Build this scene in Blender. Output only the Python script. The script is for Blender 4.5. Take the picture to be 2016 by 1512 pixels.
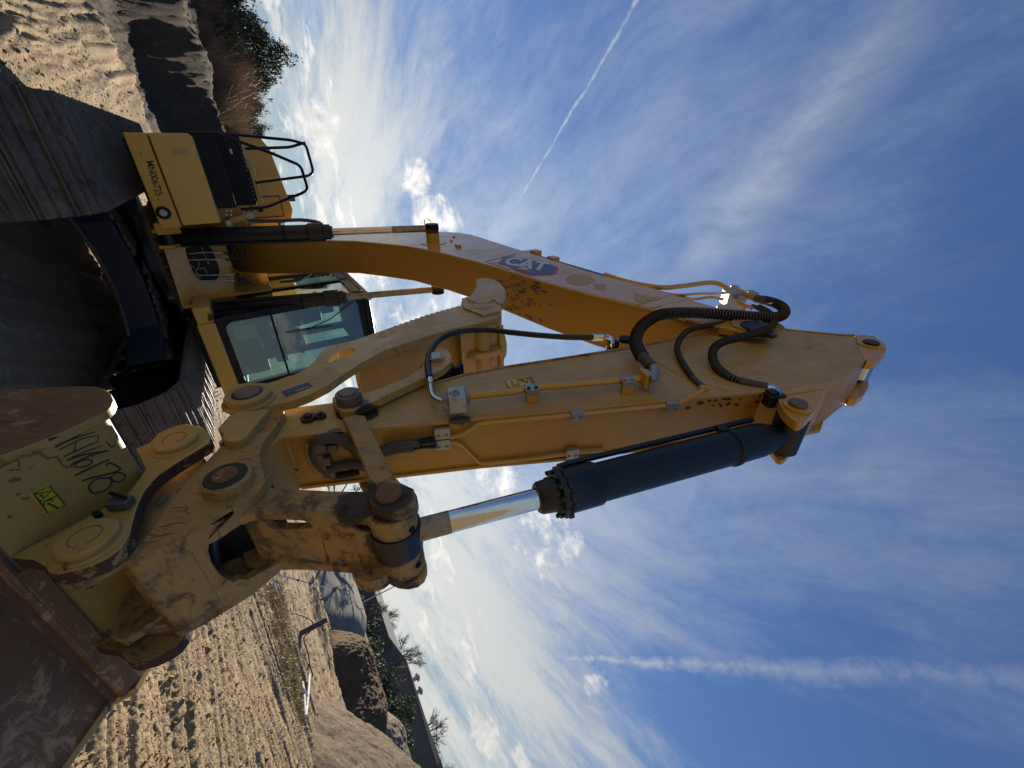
import bpy, bmesh, math, random
import numpy as np
from mathutils import Vector, Matrix
random.seed(7); RNG = np.random.RandomState(11)
for o in list(bpy.data.objects): bpy.data.objects.remove(o)
S = bpy.context.scene; COL = S.collection

# ------------------------------------------------------------------ camera
RM = np.array([[-0.004575591786861163, -0.8692127729116453, -0.49441705003675634],
               [0.5306208162351179, 0.4169647547545763, -0.7379579545410655],
               [0.8475969639739027, -0.2657245730069097, 0.4593145305371018]])
CP = np.array([1.26025503, 7.52935028, 1.92014438]); FPX = 805.39
cam = bpy.data.cameras.new('camera'); camo = bpy.data.objects.new('camera', cam); COL.objects.link(camo)
cam.sensor_fit = 'HORIZONTAL'; cam.sensor_width = 36; cam.lens = FPX / 2016 * 36
cam.clip_start = 0.05; cam.clip_end = 3000
m4 = Matrix.Identity(4)
for i in range(3):
    m4[i][0] = RM[i][0]; m4[i][1] = -RM[i][1]; m4[i][2] = -RM[i][2]; m4[i][3] = CP[i]
camo.matrix_world = m4; S.camera = camo
S.render.resolution_x = 1024; S.render.resolution_y = 768
S.view_settings.view_transform = 'Standard'; S.view_settings.look = 'None'; S.view_settings.gamma = 1
S.view_settings.exposure = 1.15
S.cycles.max_bounces = 8; S.cycles.transparent_max_bounces = 24

SUN_AZ, SUN_EL = math.radians(22), math.radians(25)
sdir = Vector((-math.sin(SUN_AZ) * math.cos(SUN_EL), -math.cos(SUN_AZ) * math.cos(SUN_EL), math.sin(SUN_EL)))
sun = bpy.data.lights.new('sun', 'SUN'); sun.energy = 5.0; sun.angle = math.radians(.53); sun.color = (1, .90, .74)
suno = bpy.data.objects.new('sun', sun); COL.objects.link(suno)
suno.rotation_euler = sdir.to_track_quat('Z', 'Y').to_euler(); suno.location = (0, 0, 30)

# ------------------------------------------------------------------ node helper
class NT:
    def __init__(s, tree): s.t = tree; s.n = tree.nodes; s.l = tree.links
    def put(s, inp, v):
        if v is None: return
        if hasattr(v, 'links') or hasattr(v, 'is_linked'): s.l.new(v, inp)
        else:
            if hasattr(inp.default_value, '__len__') and not hasattr(v, '__len__'): v = (v,) * len(inp.default_value)
            if hasattr(inp.default_value, '__len__') and len(inp.default_value) == 4 and len(v) == 3: v = (*v, 1)
            inp.default_value = v
    def math(s, op, a, b=None, c=None, clamp=False):
        n = s.n.new('ShaderNodeMath'); n.operation = op; n.use_clamp = clamp
        s.put(n.inputs[0], a); s.put(n.inputs[1], b); s.put(n.inputs[2], c); return n.outputs[0]
    def vmath(s, op, a, b=None):
        n = s.n.new('ShaderNodeVectorMath'); n.operation = op
        s.put(n.inputs[0], a); s.put(n.inputs[1], b)
        return n.outputs['Value'] if op in ('DOT_PRODUCT', 'LENGTH', 'DISTANCE') else n.outputs[0]
    def comb(s, x, y, z):
        n = s.n.new('ShaderNodeCombineXYZ'); s.put(n.inputs[0], x); s.put(n.inputs[1], y); s.put(n.inputs[2], z); return n.outputs[0]
    def sep(s, v):
        n = s.n.new('ShaderNodeSeparateXYZ'); s.put(n.inputs[0], v); return n.outputs
    def noise(s, v, scale, detail=4, rough=.5, dist=0, ntype='FBM'):
        n = s.n.new('ShaderNodeTexNoise'); s.put(n.inputs['Vector'], v); n.inputs['Scale'].default_value = scale
        n.inputs['Detail'].default_value = detail; n.inputs['Roughness'].default_value = rough; n.inputs['Distortion'].default_value = dist
        return n.outputs['Fac']
    def voro(s, v, scale, feat='F1'):
        n = s.n.new('ShaderNodeTexVoronoi'); n.feature = feat; s.put(n.inputs['Vector'], v); n.inputs['Scale'].default_value = scale
        return n.outputs['Distance']
    def ramp(s, f, a, b, lo=0., hi=1.):
        n = s.n.new('ShaderNodeMapRange'); n.interpolation_type = 'SMOOTHSTEP'; s.put(n.inputs[0], f)
        n.inputs[1].default_value = a; n.inputs[2].default_value = b; n.inputs[3].default_value = lo; n.inputs[4].default_value = hi
        return n.outputs[0]
    def mix(s, f, a, b):
        n = s.n.new('ShaderNodeMix'); n.data_type = 'RGBA'; s.put(n.inputs[0], f); s.put(n.inputs[6], a); s.put(n.inputs[7], b); return n.outputs[2]
    def bump(s, h, strength, dist, normal=None):
        n = s.n.new('ShaderNodeBump'); s.put(n.inputs['Height'], h); n.inputs['Strength'].default_value = strength
        n.inputs['Distance'].default_value = dist; s.put(n.inputs['Normal'], normal); return n.outputs[0]

def newmat(name):
    m = bpy.data.materials.new(name); m.use_nodes = True
    t = NT(m.node_tree); p = m.node_tree.nodes['Principled BSDF']
    return m, t, p

# ------------------------------------------------------------------ world: sky, cirrus, contrails
W = bpy.data.worlds.new('World'); S.world = W; W.use_nodes = True
t = NT(W.node_tree); bg = W.node_tree.nodes['Background']
sky = t.n.new('ShaderNodeTexSky'); sky.sky_type = 'NISHITA'; sky.sun_disc = False
sky.sun_elevation = SUN_EL; sky.sun_rotation = math.atan2(sdir.x, sdir.y)
sky.air_density = 1.25; sky.dust_density = .7; sky.ozone_density = 2.2; sky.altitude = 200
tc = t.n.new('ShaderNodeTexCoord'); D = t.vmath('NORMALIZE', tc.outputs['Generated'])
dx, dy, dz = t.sep(D)
zc = t.math('ADD', t.math('MAXIMUM', dz, 0.0), .10)
u = t.math('DIVIDE', dx, zc); v = t.math('DIVIDE', dy, zc)
SA = math.radians(28); ca, sa = math.cos(SA), math.sin(SA)
al = t.math('SUBTRACT', t.math('MULTIPLY', u, -sa), t.math('MULTIPLY', v, ca))
ac = t.math('SUBTRACT', t.math('MULTIPLY', u, ca), t.math('MULTIPLY', v, sa))
warp = t.noise(t.comb(u, v, 3.1), .9, 3)
ac2 = t.math('ADD', ac, t.math('MULTIPLY', warp, .5))
n1 = t.noise(t.comb(t.math('MULTIPLY', al, .34), t.math('MULTIPLY', ac2, 1.1), 0), 1.5, 9, .62, .12)
n2 = t.noise(t.comb(t.math('MULTIPLY', al, .55), t.math('MULTIPLY', ac2, .8), 5), .62, 3, .5)
n3 = t.noise(t.comb(t.math('MULTIPLY', al, 1.0), t.math('MULTIPLY', ac2, 1.9), 9), 4.5, 9, .72, .25)
sunward = t.vmath('DOT_PRODUCT', D, tuple(sdir))
dens = t.math('ADD', t.math('MULTIPLY', n1, 1.0), t.math('MULTIPLY', n2, .75))
dens = t.math('ADD', dens, t.math('MULTIPLY', n3, .38))
dens = t.math('ADD', dens, t.ramp(sunward, .2, 1.0, -.08, .20))
dens = t.math('ADD', dens, t.math('MULTIPLY', t.ramp(t.vmath('DISTANCE', D, (-.86, -.42, .2)), .1, .55, 1, 0), .16))
dens = t.math('ADD', dens, t.ramp(dz, .05, .5, .07, 0))
cir = t.ramp(dens, 1.06, 1.50)
cir = t.math('MULTIPLY', cir, t.ramp(dz, .3, .8, .95, .62))
def blobs(lst, gain):
    tot = None
    for (d, r) in lst:
        dd = t.vmath('DISTANCE', D, d); g = t.ramp(dd, 0, r, 1, 0)
        tot = g if tot is None else t.math('MAXIMUM', tot, g)
    return tot
puff = t.noise(t.comb(t.math('MULTIPLY', dx, 1), dy, t.math('MULTIPLY', dz, 2.4)), 9, 9, .62, .25)
puff2 = t.noise(D, 24, 6, .6, .3)
cum = blobs([((-.13, -.918, .376), .10), ((-.05, -.93, .345), .07), ((.05, -.984, .173), .10), ((-.666, -.657, .353), .12), ((-.767, -.497, .405), .14),
             ((-.899, -.263, .349), .05), ((-.38, -.88, .28), .15), ((-.30, -.86, .42), .12), ((-.22, -.93, .22), .10)], 1)
cumm = t.math('MULTIPLY', t.ramp(t.math('ADD', t.math('ADD', t.math('MULTIPLY', puff, 1.0), t.math('MULTIPLY', puff2, .6)), t.math('MULTIPLY', cum, .42)), 1.0, 1.30), t.ramp(cum, .02, .3))
lowband = t.math('MULTIPLY', t.ramp(dz, .06, .13), t.ramp(dz, .15, .26, 1, 0))
lowc = t.noise(t.comb(t.math('MULTIPLY', dx, 1), dy, t.math('MULTIPLY', dz, 3.6)), 11, 8, .6, .2)
lowm = t.math('MULTIPLY', t.ramp(t.math('ADD', lowc, t.math('MULTIPLY', lowband, .15)), .64, .74), t.ramp(lowband, 0, .4))
cumm = t.math('MAXIMUM', cumm, t.math('MULTIPLY', lowm, .8))
def contrail(a, b, w0, w1, ragged, amp, fade=1.):
    a = Vector(a).normalized(); b = Vector(b).normalized(); n = a.cross(b).normalized(); e = n.cross(a)
    ang = a.angle(b)
    x = t.vmath('DOT_PRODUCT', D, tuple(a)); y = t.vmath('DOT_PRODUCT', D, tuple(e)); th = t.math('ARCTAN2', y, x)
    wob = t.math('SUBTRACT', t.noise(D, 7, 5, .6), .5)
    h = t.math('ABSOLUTE', t.math('ADD', t.vmath('DOT_PRODUCT', D, tuple(n)), t.math('MULTIPLY', wob, ragged)))
    w = t.math('ADD', w0, t.math('MULTIPLY', th, (w1 - w0) / ang))
    brk = t.noise(D, 38, 6, .65)
    prof = t.math('SUBTRACT', 1, t.math('DIVIDE', h, t.math('MULTIPLY', w, t.math('ADD', .35, t.math('MULTIPLY', brk, 1.3)))), clamp=True)
    ends = t.math('MULTIPLY', t.ramp(th, -.02, .12), t.ramp(th, ang - .04, ang + .1, 1, 0))
    return t.math('MULTIPLY', t.math('MULTIPLY', t.math('MULTIPLY', prof, ends), t.ramp(brk, .32, .6, .35, 1)), t.ramp(th, 0, ang, amp, amp * fade))
c1 = contrail((-.153, -.849, .506), (.27, -.66, .70), .0028, .007, .026, 1.15)
c2 = contrail((-.894, -.358, .27), (-.60, .17, .78), .008, .030, .035, 1.05, .35)
def band(a, b, w0, w1, amp):
    a = Vector(a).normalized(); b = Vector(b).normalized(); n = a.cross(b).normalized(); e = n.cross(a); ang = a.angle(b)
    th = t.math('ARCTAN2', t.vmath('DOT_PRODUCT', D, tuple(e)), t.vmath('DOT_PRODUCT', D, tuple(a)))
    h = t.math('ABSOLUTE', t.vmath('DOT_PRODUCT', D, tuple(n)))
    w = t.math('ADD', w0, t.math('MULTIPLY', th, (w1 - w0) / ang))
    prof = t.math('SUBTRACT', 1, t.math('DIVIDE', h, w), clamp=True)
    ends = t.math('MULTIPLY', t.ramp(th, -.1, .15), t.ramp(th, ang - .15, ang + .25, 1, 0))
    return t.math('MULTIPLY', t.math('MULTIPLY', prof, ends), amp)
bnd = band((-.26, -.57, .78), (.20, -.36, .90), .17, .10, 1.0)
bnd = t.math('MULTIPLY', bnd, t.ramp(t.math('ADD', t.math('MULTIPLY', n1, .6), t.math('MULTIPLY', n3, .5)), .36, .72, .15, .95))
veil = t.ramp(dz, .0, .32, .36, 0)
cover = t.math('MAXIMUM', t.math('MAXIMUM', cir, t.math('MAXIMUM', c1, c2)), bnd)
cover = t.math('MAXIMUM', cover, veil); cover = t.math('ADD', cover, t.math('MULTIPLY', t.math('SUBTRACT', 1, cover, clamp=True), .03))
glow = t.math('POWER', t.math('MAXIMUM', sunward, 0), 5)
cirb = t.math('ADD', t.math('ADD', 3.3, t.math('MULTIPLY', glow, 2.6)), t.ramp(dz, .05, .6, 2.2, 0))
cc = t.n.new('ShaderNodeMix'); cc.data_type = 'RGBA'
skyc = t.n.new('ShaderNodeMix'); skyc.data_type = 'RGBA'; skyc.blend_type = 'MULTIPLY'; skyc.inputs[0].default_value = 1
lum = t.vmath('DOT_PRODUCT', sky.outputs[0], (.25, .6, .15))
comp = t.n.new('ShaderNodeVectorMath'); comp.operation = 'SCALE'; t.put(comp.inputs[0], sky.outputs[0]); t.put(comp.inputs['Scale'], t.math('DIVIDE', .9, t.math('ADD', 1, t.math('MULTIPLY', lum, .16))))
t.l.new(comp.outputs[0], skyc.inputs[6]); skyc.inputs[7].default_value = (.66, .95, 1.38, 1)
vs = t.n.new('ShaderNodeVectorMath'); vs.operation = 'SCALE'; t.put(vs.inputs[0], t.mix(t.ramp(dz, .15, .6), (.99, 1.0, .965), (.80, .93, 1.16))); t.put(vs.inputs['Scale'], cirb)
m1 = t.mix(cover, skyc.outputs[2], vs.outputs[0])
vs2 = t.n.new('ShaderNodeVectorMath'); vs2.operation = 'SCALE'; t.put(vs2.inputs[0], (1.04, 1.0, .95))
t.put(vs2.inputs['Scale'], t.math('ADD', t.math('ADD', 5.8, t.math('MULTIPLY', glow, 3.6)), t.ramp(puff2, .35, .65, -1., 1.)))
m2 = t.mix(t.math('MULTIPLY', cumm, .92), m1, vs2.outputs[0])
t.l.new(m2, bg.inputs[0]); bg.inputs[1].default_value = .055

# ------------------------------------------------------------------ materials
def paint(name, c1, c2, wear=(.05, .022, .013), dust=.5, wearamt=.5, rough=.42, scale=3., bump=.12, metallic=0., streak=None, wscale=9., soft=.05, spots=None, coat=0., scr=0., scrc=None):
    m, t, p = newmat(name)
    g = t.n.new('ShaderNodeNewGeometry'); P = g.outputs['Position']
    a = t.noise(P, scale, 6, .6); b = t.noise(P, scale * 6.5, 7, .65, .2); c = t.noise(P, scale * 34, 4, .6)
    f = t.math('ADD', t.math('MULTIPLY', a, .65), t.math('MULTIPLY', b, .45))
    f = t.ramp(f, .8 - dust * .6, 1.02 - dust * .5)
    col = t.mix(f, c1, c2)
    col = t.mix(t.ramp(c, .3, .75, 0, .22), col, tuple(x * .62 for x in c1))
    w1 = t.noise(P, wscale, 9, .72, .5); w2 = t.noise(P, scale * .7, 3, .5)
    w = t.ramp(t.math('ADD', w1, t.math('MULTIPLY', w2, .55)), 1.03 - wearamt * .4, 1.03 + soft - wearamt * .4)
    if soft > .1: w = t.math('MULTIPLY', w, t.ramp(t.noise(P, scale * 3, 5, .6), .3, .62, .45, 1))
    col = t.mix(w, col, wear)
    if scr:
        px_, py_, pz_ = t.sep(P); k1 = t.math('ADD', py_, pz_); k2 = t.math('SUBTRACT', py_, pz_)
        s1 = t.noise(t.comb(t.math('MULTIPLY', px_, 9), t.math('MULTIPLY', k1, 7), t.math('MULTIPLY', k2, 75)), 1, 6, .65, .5); s2 = t.noise(P, 7, 5, .7)
        col = t.mix(t.math('MULTIPLY', t.ramp(t.math('ADD', s1, t.math('MULTIPLY', s2, .55)), .84, .96), scr), col, scrc or wear)
    if streak:
        s = t.noise(t.vmath('MULTIPLY', P, streak), 1, 6, .6, .4)
        col = t.mix(t.ramp(s, .6, .72, 0, .7), col, tuple(x * 1.7 for x in c2))
    if spots:
        tot = None
        for (c_, r_) in spots:
            e = t.ramp(t.vmath('DISTANCE', P, c_), r_ * .25, r_, 1, 0); tot = e if tot is None else t.math('MAXIMUM', tot, e)
        gn = t.noise(P, 26, 8, .7, .6); gm = t.ramp(t.math('ADD', t.math('MULTIPLY', tot, .75), t.math('MULTIPLY', gn, .75)), .78, .98, 0, .93)
        col = t.mix(gm, col, (.012, .010, .009))
    if coat: p.inputs['Coat Weight'].default_value = coat; p.inputs['Coat Roughness'].default_value = .12
    t.l.new(col, p.inputs['Base Color'])
    r = t.math('ADD', rough, t.math('MULTIPLY', f, .28)); r = t.math('ADD', r, t.math('MULTIPLY', w, .25), clamp=True)
    t.l.new(r, p.inputs['Roughness']); p.inputs['Metallic'].default_value = metallic
    h = t.math('ADD', t.math('MULTIPLY', b, .6), t.math('MULTIPLY', c, .35)); h = t.math('SUBTRACT', h, t.math('MULTIPLY', w, .25))
    t.l.new(t.bump(h, bump, .01), p.inputs['Normal'])
    return m
SPT = [((.2, 6.42, 2.11), .15), ((.0, 6.42, 2.08), .17), ((-.2, 6.42, 2.08), .16), ((.15, 6.33, 2.02), .17), ((.2, 5.69, 2.14), .13), ((.16, 5.75, 2.19), .12), ((.2, 6.04, 1.63), .11), ((.1, 6.05, 2.02), .16), ((-.05, 6.08, 2.10), .14), ((.16, 6.1, 4.80), .17), ((.2, 5.45, 1.66), .09), ((.0, 6.3, 1.62), .2), ((.0, 6.82, 3.95), .15), ((.16, 5.83, 2.03), .07), ((.2, 5.7, 1.6), .07), ((.16, 6.05, 2.55), .10)]
YEL = paint('yellow_paint', (.52, .285, .035), (.40, .255, .075), dust=.45, wearamt=.05, rough=.24, scale=1.6, bump=.04, coat=.2)
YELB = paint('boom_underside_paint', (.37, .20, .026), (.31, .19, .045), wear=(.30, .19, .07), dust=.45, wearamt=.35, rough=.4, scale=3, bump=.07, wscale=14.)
YELD = paint('dusty_yellow_paint', (.48, .285, .048), (.38, .255, .085), wear=(.12, .07, .03), dust=.68, wearamt=.36, rough=.36, scale=2.5, bump=.12, spots=SPT, soft=.14, coat=.15, scr=.5)
YELF = paint('stick_front_paint', (.44, .235, .03), (.33, .20, .055), wear=(.12, .07, .03), dust=.5, wearamt=.3, rough=.36, scale=2.5, bump=.1, spots=SPT, soft=.15, coat=.15)
YELW = paint('worn_yellow_paint', (.42, .235, .055), (.30, .195, .085), wear=(.12, .066, .03), dust=.6, wearamt=.62, rough=.45, scale=5, bump=.7, wscale=15, soft=.16, spots=SPT, scr=.85)
YELT = paint('bucket_yellow_paint', (.42, .26, .06), (.33, .22, .08), wear=(.085, .036, .02), dust=.4, wearamt=.34, rough=.4, scale=1.5, bump=.05, wscale=8)
RUST = paint('scraped_steel', (.20, .10, .048), (.115, .062, .034), wear=(.40, .25, .13), dust=.5, wearamt=.48, rough=.66, scale=2.6, bump=.4, wscale=9, soft=.08, scr=.6, scrc=(.36, .22, .12))
RUST.node_tree.nodes['Principled BSDF'].inputs['Specular IOR Level'].default_value = .25
EDGE = paint('chipped_edge', (.36, .22, .05), (.30, .17, .06), wear=(.065, .022, .013), dust=.5, wearamt=.95, rough=.5, scale=8, bump=.6, wscale=24, soft=.06)
GREASE = paint('grease', (.012, .010, .009), (.05, .032, .02), dust=.3, wearamt=.1, rough=.35, scale=14, bump=.6)
PINM = paint('pin_steel', (.17, .135, .11), (.11, .08, .06), wear=(.03, .02, .02), dust=.4, wearamt=.45, rough=.45, scale=10, bump=.4, metallic=.4, soft=.15)
DARKB = paint('navy_paint', (.007, .012, .032), (.060, .050, .040), dust=.34, wearamt=.15, wear=(.10, .08, .06), rough=.45, scale=4, bump=.1, soft=.15)
BLK = paint('black_paint', (.005, .006, .009), (.010, .010, .011), dust=.2, wearamt=0, rough=.5, scale=6, bump=.05)
BLK.node_tree.nodes['Principled BSDF'].inputs['Specular IOR Level'].default_value = .22
CYLB = paint('cylinder_paint', (.004, .006, .010), (.011, .012, .013), wear=(.05, .03, .02), dust=.25, wearamt=.12, rough=.42, scale=5, bump=.12, soft=.1)
TRK = paint('muddy_track_steel', (.125, .088, .062), (.24, .175, .12), wear=(.045, .032, .024), dust=.5, wearamt=.62, rough=.6, scale=5, bump=.9, wscale=12, soft=.22)
RUB = paint('black_rubber', (.010, .010, .011), (.022, .020, .019), dust=.2, wearamt=0, rough=.5, scale=20, bump=.05)
RIB = paint('dusty_hose_rib', (.16, .15, .135), (.10, .09, .08), dust=.5, wearamt=0, rough=.6, scale=12, bump=.05)
RUBD = paint('dusty_rubber', (.060, .052, .042), (.10, .085, .065), dust=.5, wearamt=0, rough=.6, scale=30, bump=.1)
GALV = paint('galvanised_steel', (.36, .35, .33), (.22, .19, .15), wear=(.12, .09, .06), dust=.4, wearamt=.5, rough=.38, scale=14, bump=.2, metallic=.7, wscale=40, soft=.2)
CHR = paint('chrome_rod', (.62, .62, .64), (.55, .52, .50), wear=(.25, .2, .15), dust=.1, wearamt=.02, rough=.06, scale=2, bump=0., metallic=1)
CHRW = paint('scuffed_chrome', (.30, .26, .21), (.20, .17, .13), dust=.6, wearamt=.5, rough=.3, scale=12, bump=.1, metallic=.6, wscale=25, soft=.15)
INT = paint('cab_interior_plastic', (.035, .036, .038), (.06, .06, .06), dust=.3, wearamt=0, rough=.6, scale=4, bump=.05)
def flat(name, c, rough=.5, metallic=0.):
    m, t, p = newmat(name); g = t.n.new('ShaderNodeNewGeometry')
    n = t.noise(g.outputs['Position'], 40, 4, .6)
    t.l.new(t.mix(t.ramp(n, .3, .75, 0, .3), c, tuple(x * .6 for x in c)), p.inputs['Base Color'])
    p.inputs['Roughness'].default_value = rough; p.inputs['Metallic'].default_value = metallic; return m
INKB = flat('black_ink', (.012, .011, .010)); INKW = flat('white_ink', (.55, .55, .56)); INKY = flat('yellow_sticker', (.55, .43, .02), .4)
INKP = flat('magenta_ink', (.30, .045, .09)); INKN = flat('navy_label', (.02, .024, .04), .35); INKT = flat('tan_ink', (.42, .33, .22)); INKC = flat('cream_edge', (.5, .42, .3))
GHOST = flat('ghost_of_old_decal', (.42, .27, .10), .6)
MARK = flat('marker_scrawl', (.035, .028, .014), .7)
LITR = paint('amber_glow_rim', (.4, .15, .015), (.33, .12, .02), dust=.4, wearamt=.4, rough=.6, scale=20, bump=.4)
def glassm():
    m = bpy.data.materials.new('tinted_cab_glass'); m.use_nodes = True; t = NT(m.node_tree); t.n.clear()
    out = t.n.new('ShaderNodeOutputMaterial'); tr = t.n.new('ShaderNodeBsdfTransparent'); gl = t.n.new('ShaderNodeBsdfGlossy')
    tr.inputs[0].default_value = (.38, .54, .49, 1); gl.inputs['Roughness'].default_value = .02; gl.inputs[0].default_value = (.9, 1, .97, 1)
    g = t.n.new('ShaderNodeNewGeometry'); df = t.n.new('ShaderNodeBsdfDiffuse'); df.inputs[0].default_value = (.35, .36, .32, 1)
    lw = t.n.new('ShaderNodeFresnel'); lw.inputs[0].default_value = 1.5
    mx = t.n.new('ShaderNodeMixShader'); mx2 = t.n.new('ShaderNodeMixShader')
    t.l.new(t.math('MULTIPLY', t.math('ADD', lw.outputs[0], .05), 1.5, clamp=True), mx.inputs[0]); t.l.new(tr.outputs[0], mx.inputs[1]); t.l.new(gl.outputs[0], mx.inputs[2])
    t.l.new(t.ramp(t.noise(g.outputs['Position'], 6, 7, .7, .4), .45, .8, .02, .35), mx2.inputs[0]); t.l.new(mx.outputs[0], mx2.inputs[1]); t.l.new(df.outputs[0], mx2.inputs[2])
    t.l.new(mx2.outputs[0], out.inputs[0]); return m
GLS = glassm()

# ------------------------------------------------------------------ pixel -> point helpers (a traced pixel lands on a real plane of the machine)
def ray(px, py): return RM @ np.array([px - 1008., py - 756., FPX])
def Wp(px, py, ax, val):
    r = ray(px, py); k = (val - CP[ax]) / r[ax]; return CP + k * r
def Wpl(px, py, p0, n):
    r = ray(px, py); n = np.array(n, float); k = (np.array(p0) - CP).dot(n) / r.dot(n); return CP + k * r
def at(px, py, dist):
    r = ray(px, py); return CP + r * dist / math.hypot(r[0], r[1])
def gnd(px, py, z=0): return Wp(px, py, 2, z)
def az2(azd, dist):
    a = math.radians(azd); return np.array([CP[0] - math.sin(a) * dist, CP[1] - math.cos(a) * dist])
def smooth(pts, k=4, closed=False):
    P = [np.array(p, float) for p in pts]; n = len(P); out = []
    rng = range(n if closed else n - 1)
    for i in rng:
        p0 = P[(i - 1) % n] if closed or i > 0 else P[0]; p1 = P[i]; p2 = P[(i + 1) % n]; p3 = P[(i + 2) % n] if closed or i + 2 < n else P[-1]
        for j in range(k):
            s = j / k; out.append(.5 * ((2 * p1) + (-p0 + p2) * s + (2 * p0 - 5 * p1 + 4 * p2 - p3) * s * s + (-p0 + 3 * p1 - 3 * p2 + p3) * s ** 3))
    if not closed: out.append(P[-1])
    return out

SIB = {}
def split_pieces(mb):
    n = len(mb.v); par = list(range(n))
    def find(a):
        while par[a] != a: par[a] = par[par[a]]; a = par[a]
        return a
    for f in mb.f:
        for q in f[1:]: par[find(q)] = find(f[0])
    V_ = np.array(mb.v); groups = {}
    for i in range(n): groups.setdefault(find(i), []).append(i)
    G = [(g, V_[g].min(0) - .002, V_[g].max(0) + .002) for g in groups.values()]; lab = list(range(len(G)))
    for i in range(len(G)):
        for j in range(i):
            if np.all(G[i][1] < G[j][2]) and np.all(G[j][1] < G[i][2]):
                a, b = lab[i], lab[j]; lab = [b if q == a else q for q in lab]
    out = []
    for l in sorted(set(lab)):
        idx = [v for k, (g, _, _) in enumerate(G) if lab[k] == l for v in g]; mp = {v: k for k, v in enumerate(idx)}; m = MB(); m.v = [mb.v[v] for v in idx]
        for f, k in zip(mb.f, mb.m):
            if f[0] in mp: m.f.append(tuple(mp[q] for q in f)); m.m.append(k)
        out.append(m)
    return out
SPLIT = {'link_tube', 'pin_boss', 'cylinder_foot_bracket', 'hose_connector', 'conduit_clamp', 'hose_manifold', 'barrel_band', 'boom_mount_frame', 'grease_plug', 'head_bolt', 'bracket_bolt', 'clamp_bolt', 'weld_on_bracket', 'hose_coupling', 'pipe_run', 'pipe_end', 'old_decal', 'edge_bead', 'weld_seam', 'control_console', 'control_lever', 'papers', 'monitor', 'interior_trim', 'rust_bleed', 'wiper', 'hose_band', 'cylinder_pin_boss', 'grease_nipple', 'rubber_stop', 'latch_bolt', 'stick_cylinder_bracket', 'paint_mark', 'fork_boss', 'clamp_stand'}
class MB:
    def __init__(s): s.v = []; s.f = []; s.m = []; s.k = 0
    def mat(s, k): s.k = k; return s
    def add(s, vs, fs):
        b = len(s.v); s.v += [tuple(map(float, q)) for q in vs]; s.f += [tuple(b + i for i in f) for f in fs]; s.m += [s.k] * len(fs); return s
    def prism(s, A, B):
        n = len(A); vs = list(A) + list(B)
        fs = [tuple(range(n))[::-1], tuple(range(n, 2 * n))] + [(i, (i + 1) % n, n + (i + 1) % n, n + i) for i in range(n)]
        return s.add(vs, fs)
    def xprism(s, yz, x0, x1):
        A = [(x0, p[-2], p[-1]) for p in yz]; B = [(x1, p[-2], p[-1]) for p in yz]; return s.prism(A, B)
    def box(s, c, size, R=None):
        c = np.array(c, float); h = np.array(size, float) / 2; vs = []
        for i in (-1, 1):
            for j in (-1, 1):
                for k in (-1, 1):
                    q = np.array((i, j, k)) * h
                    if R is not None: q = np.array(R) @ q
                    vs.append(c + q)
        return s.add(vs, [(0, 1, 3, 2), (4, 6, 7, 5), (0, 4, 5, 1), (2, 3, 7, 6), (0, 2, 6, 4), (1, 5, 7, 3)])
    def bx(s, x0, x1, y0, y1, z0, z1): return s.box(((x0 + x1) / 2, (y0 + y1) / 2, (z0 + z1) / 2), (abs(x1 - x0), abs(y1 - y0), abs(z1 - z0)))
    def tube(s, pts, r, n=12, cap=True):
        P = [np.array(p, float) for p in pts]; N = len(P); rr = r if hasattr(r, '__len__') else [r] * N
        T = [P[min(i + 1, N - 1)] - P[max(i - 1, 0)] for i in range(N)]; T = [a / (np.linalg.norm(a) + 1e-9) for a in T]
        up = np.array((0, 0, 1.)) if abs(T[0][2]) < .9 else np.array((1., 0, 0)); U = np.cross(T[0], up); U /= np.linalg.norm(U); vs = []
        for i in range(N):
            U = U - U.dot(T[i]) * T[i]; U /= np.linalg.norm(U) + 1e-9; V = np.cross(T[i], U)
            for j in range(n):
                a = 2 * math.pi * j / n; vs.append(P[i] + (U * math.cos(a) + V * math.sin(a)) * rr[i])
        fs = [(i * n + j, i * n + (j + 1) % n, (i + 1) * n + (j + 1) % n, (i + 1) * n + j) for i in range(N - 1) for j in range(n)]
        if cap: fs += [tuple(range(n))[::-1], tuple((N - 1) * n + j for j in range(n))]
        return s.add(vs, fs)
    def cyl(s, a, b, r, r2=None, n=28): return s.tube([a, b], [r, r if r2 is None else r2], n)
    def lathe(s, a, b, prof, n=32):   # prof: (fraction along a->b in metres, radius)
        a = np.array(a, float); b = np.array(b, float); d = (b - a) / np.linalg.norm(b - a)
        return s.tube([a + d * q[0] for q in prof], [q[1] for q in prof], n)
    def ribbed(s, pts, r, pitch, depth=.12, n=14):
        P = smooth(pts, 10); L = [0]
        for i in range(1, len(P)): L.append(L[-1] + np.linalg.norm(P[i] - P[i - 1]))
        pitch *= 1.15; m = int(L[-1] / pitch * 4); Q = []; rr = []; depth *= 1.25
        for i in range(m + 1):
            d = L[-1] * i / m; q = [np.interp(d, L, [p[k] for p in P]) for k in range(3)]; Q.append(q); rr.append(r * (1 + depth * (1 if i % 4 == 0 else (.55 if i % 4 == 1 else -1))))
        s.tube(Q, rr, n)
        for i in range(m):
            if i % 4 == 0:
                for j in range(n): s.m[-(m * n + 2) + i * n + j] = 1
        return s
    def build(s, name, mats, parent=None, bevel=0, smoothang=35, seg=2):
        if name in SPLIT:
            P_ = split_pieces(s)
            if len(P_) > 1:
                os_ = [p.build1(name, mats, parent, bevel, smoothang, seg) for p in P_]; os_[0]['_sib'] = 1; SIB[os_[0].name] = os_[1:]; return os_[0]
        return s.build1(name, mats, parent, bevel, smoothang, seg)
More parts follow.
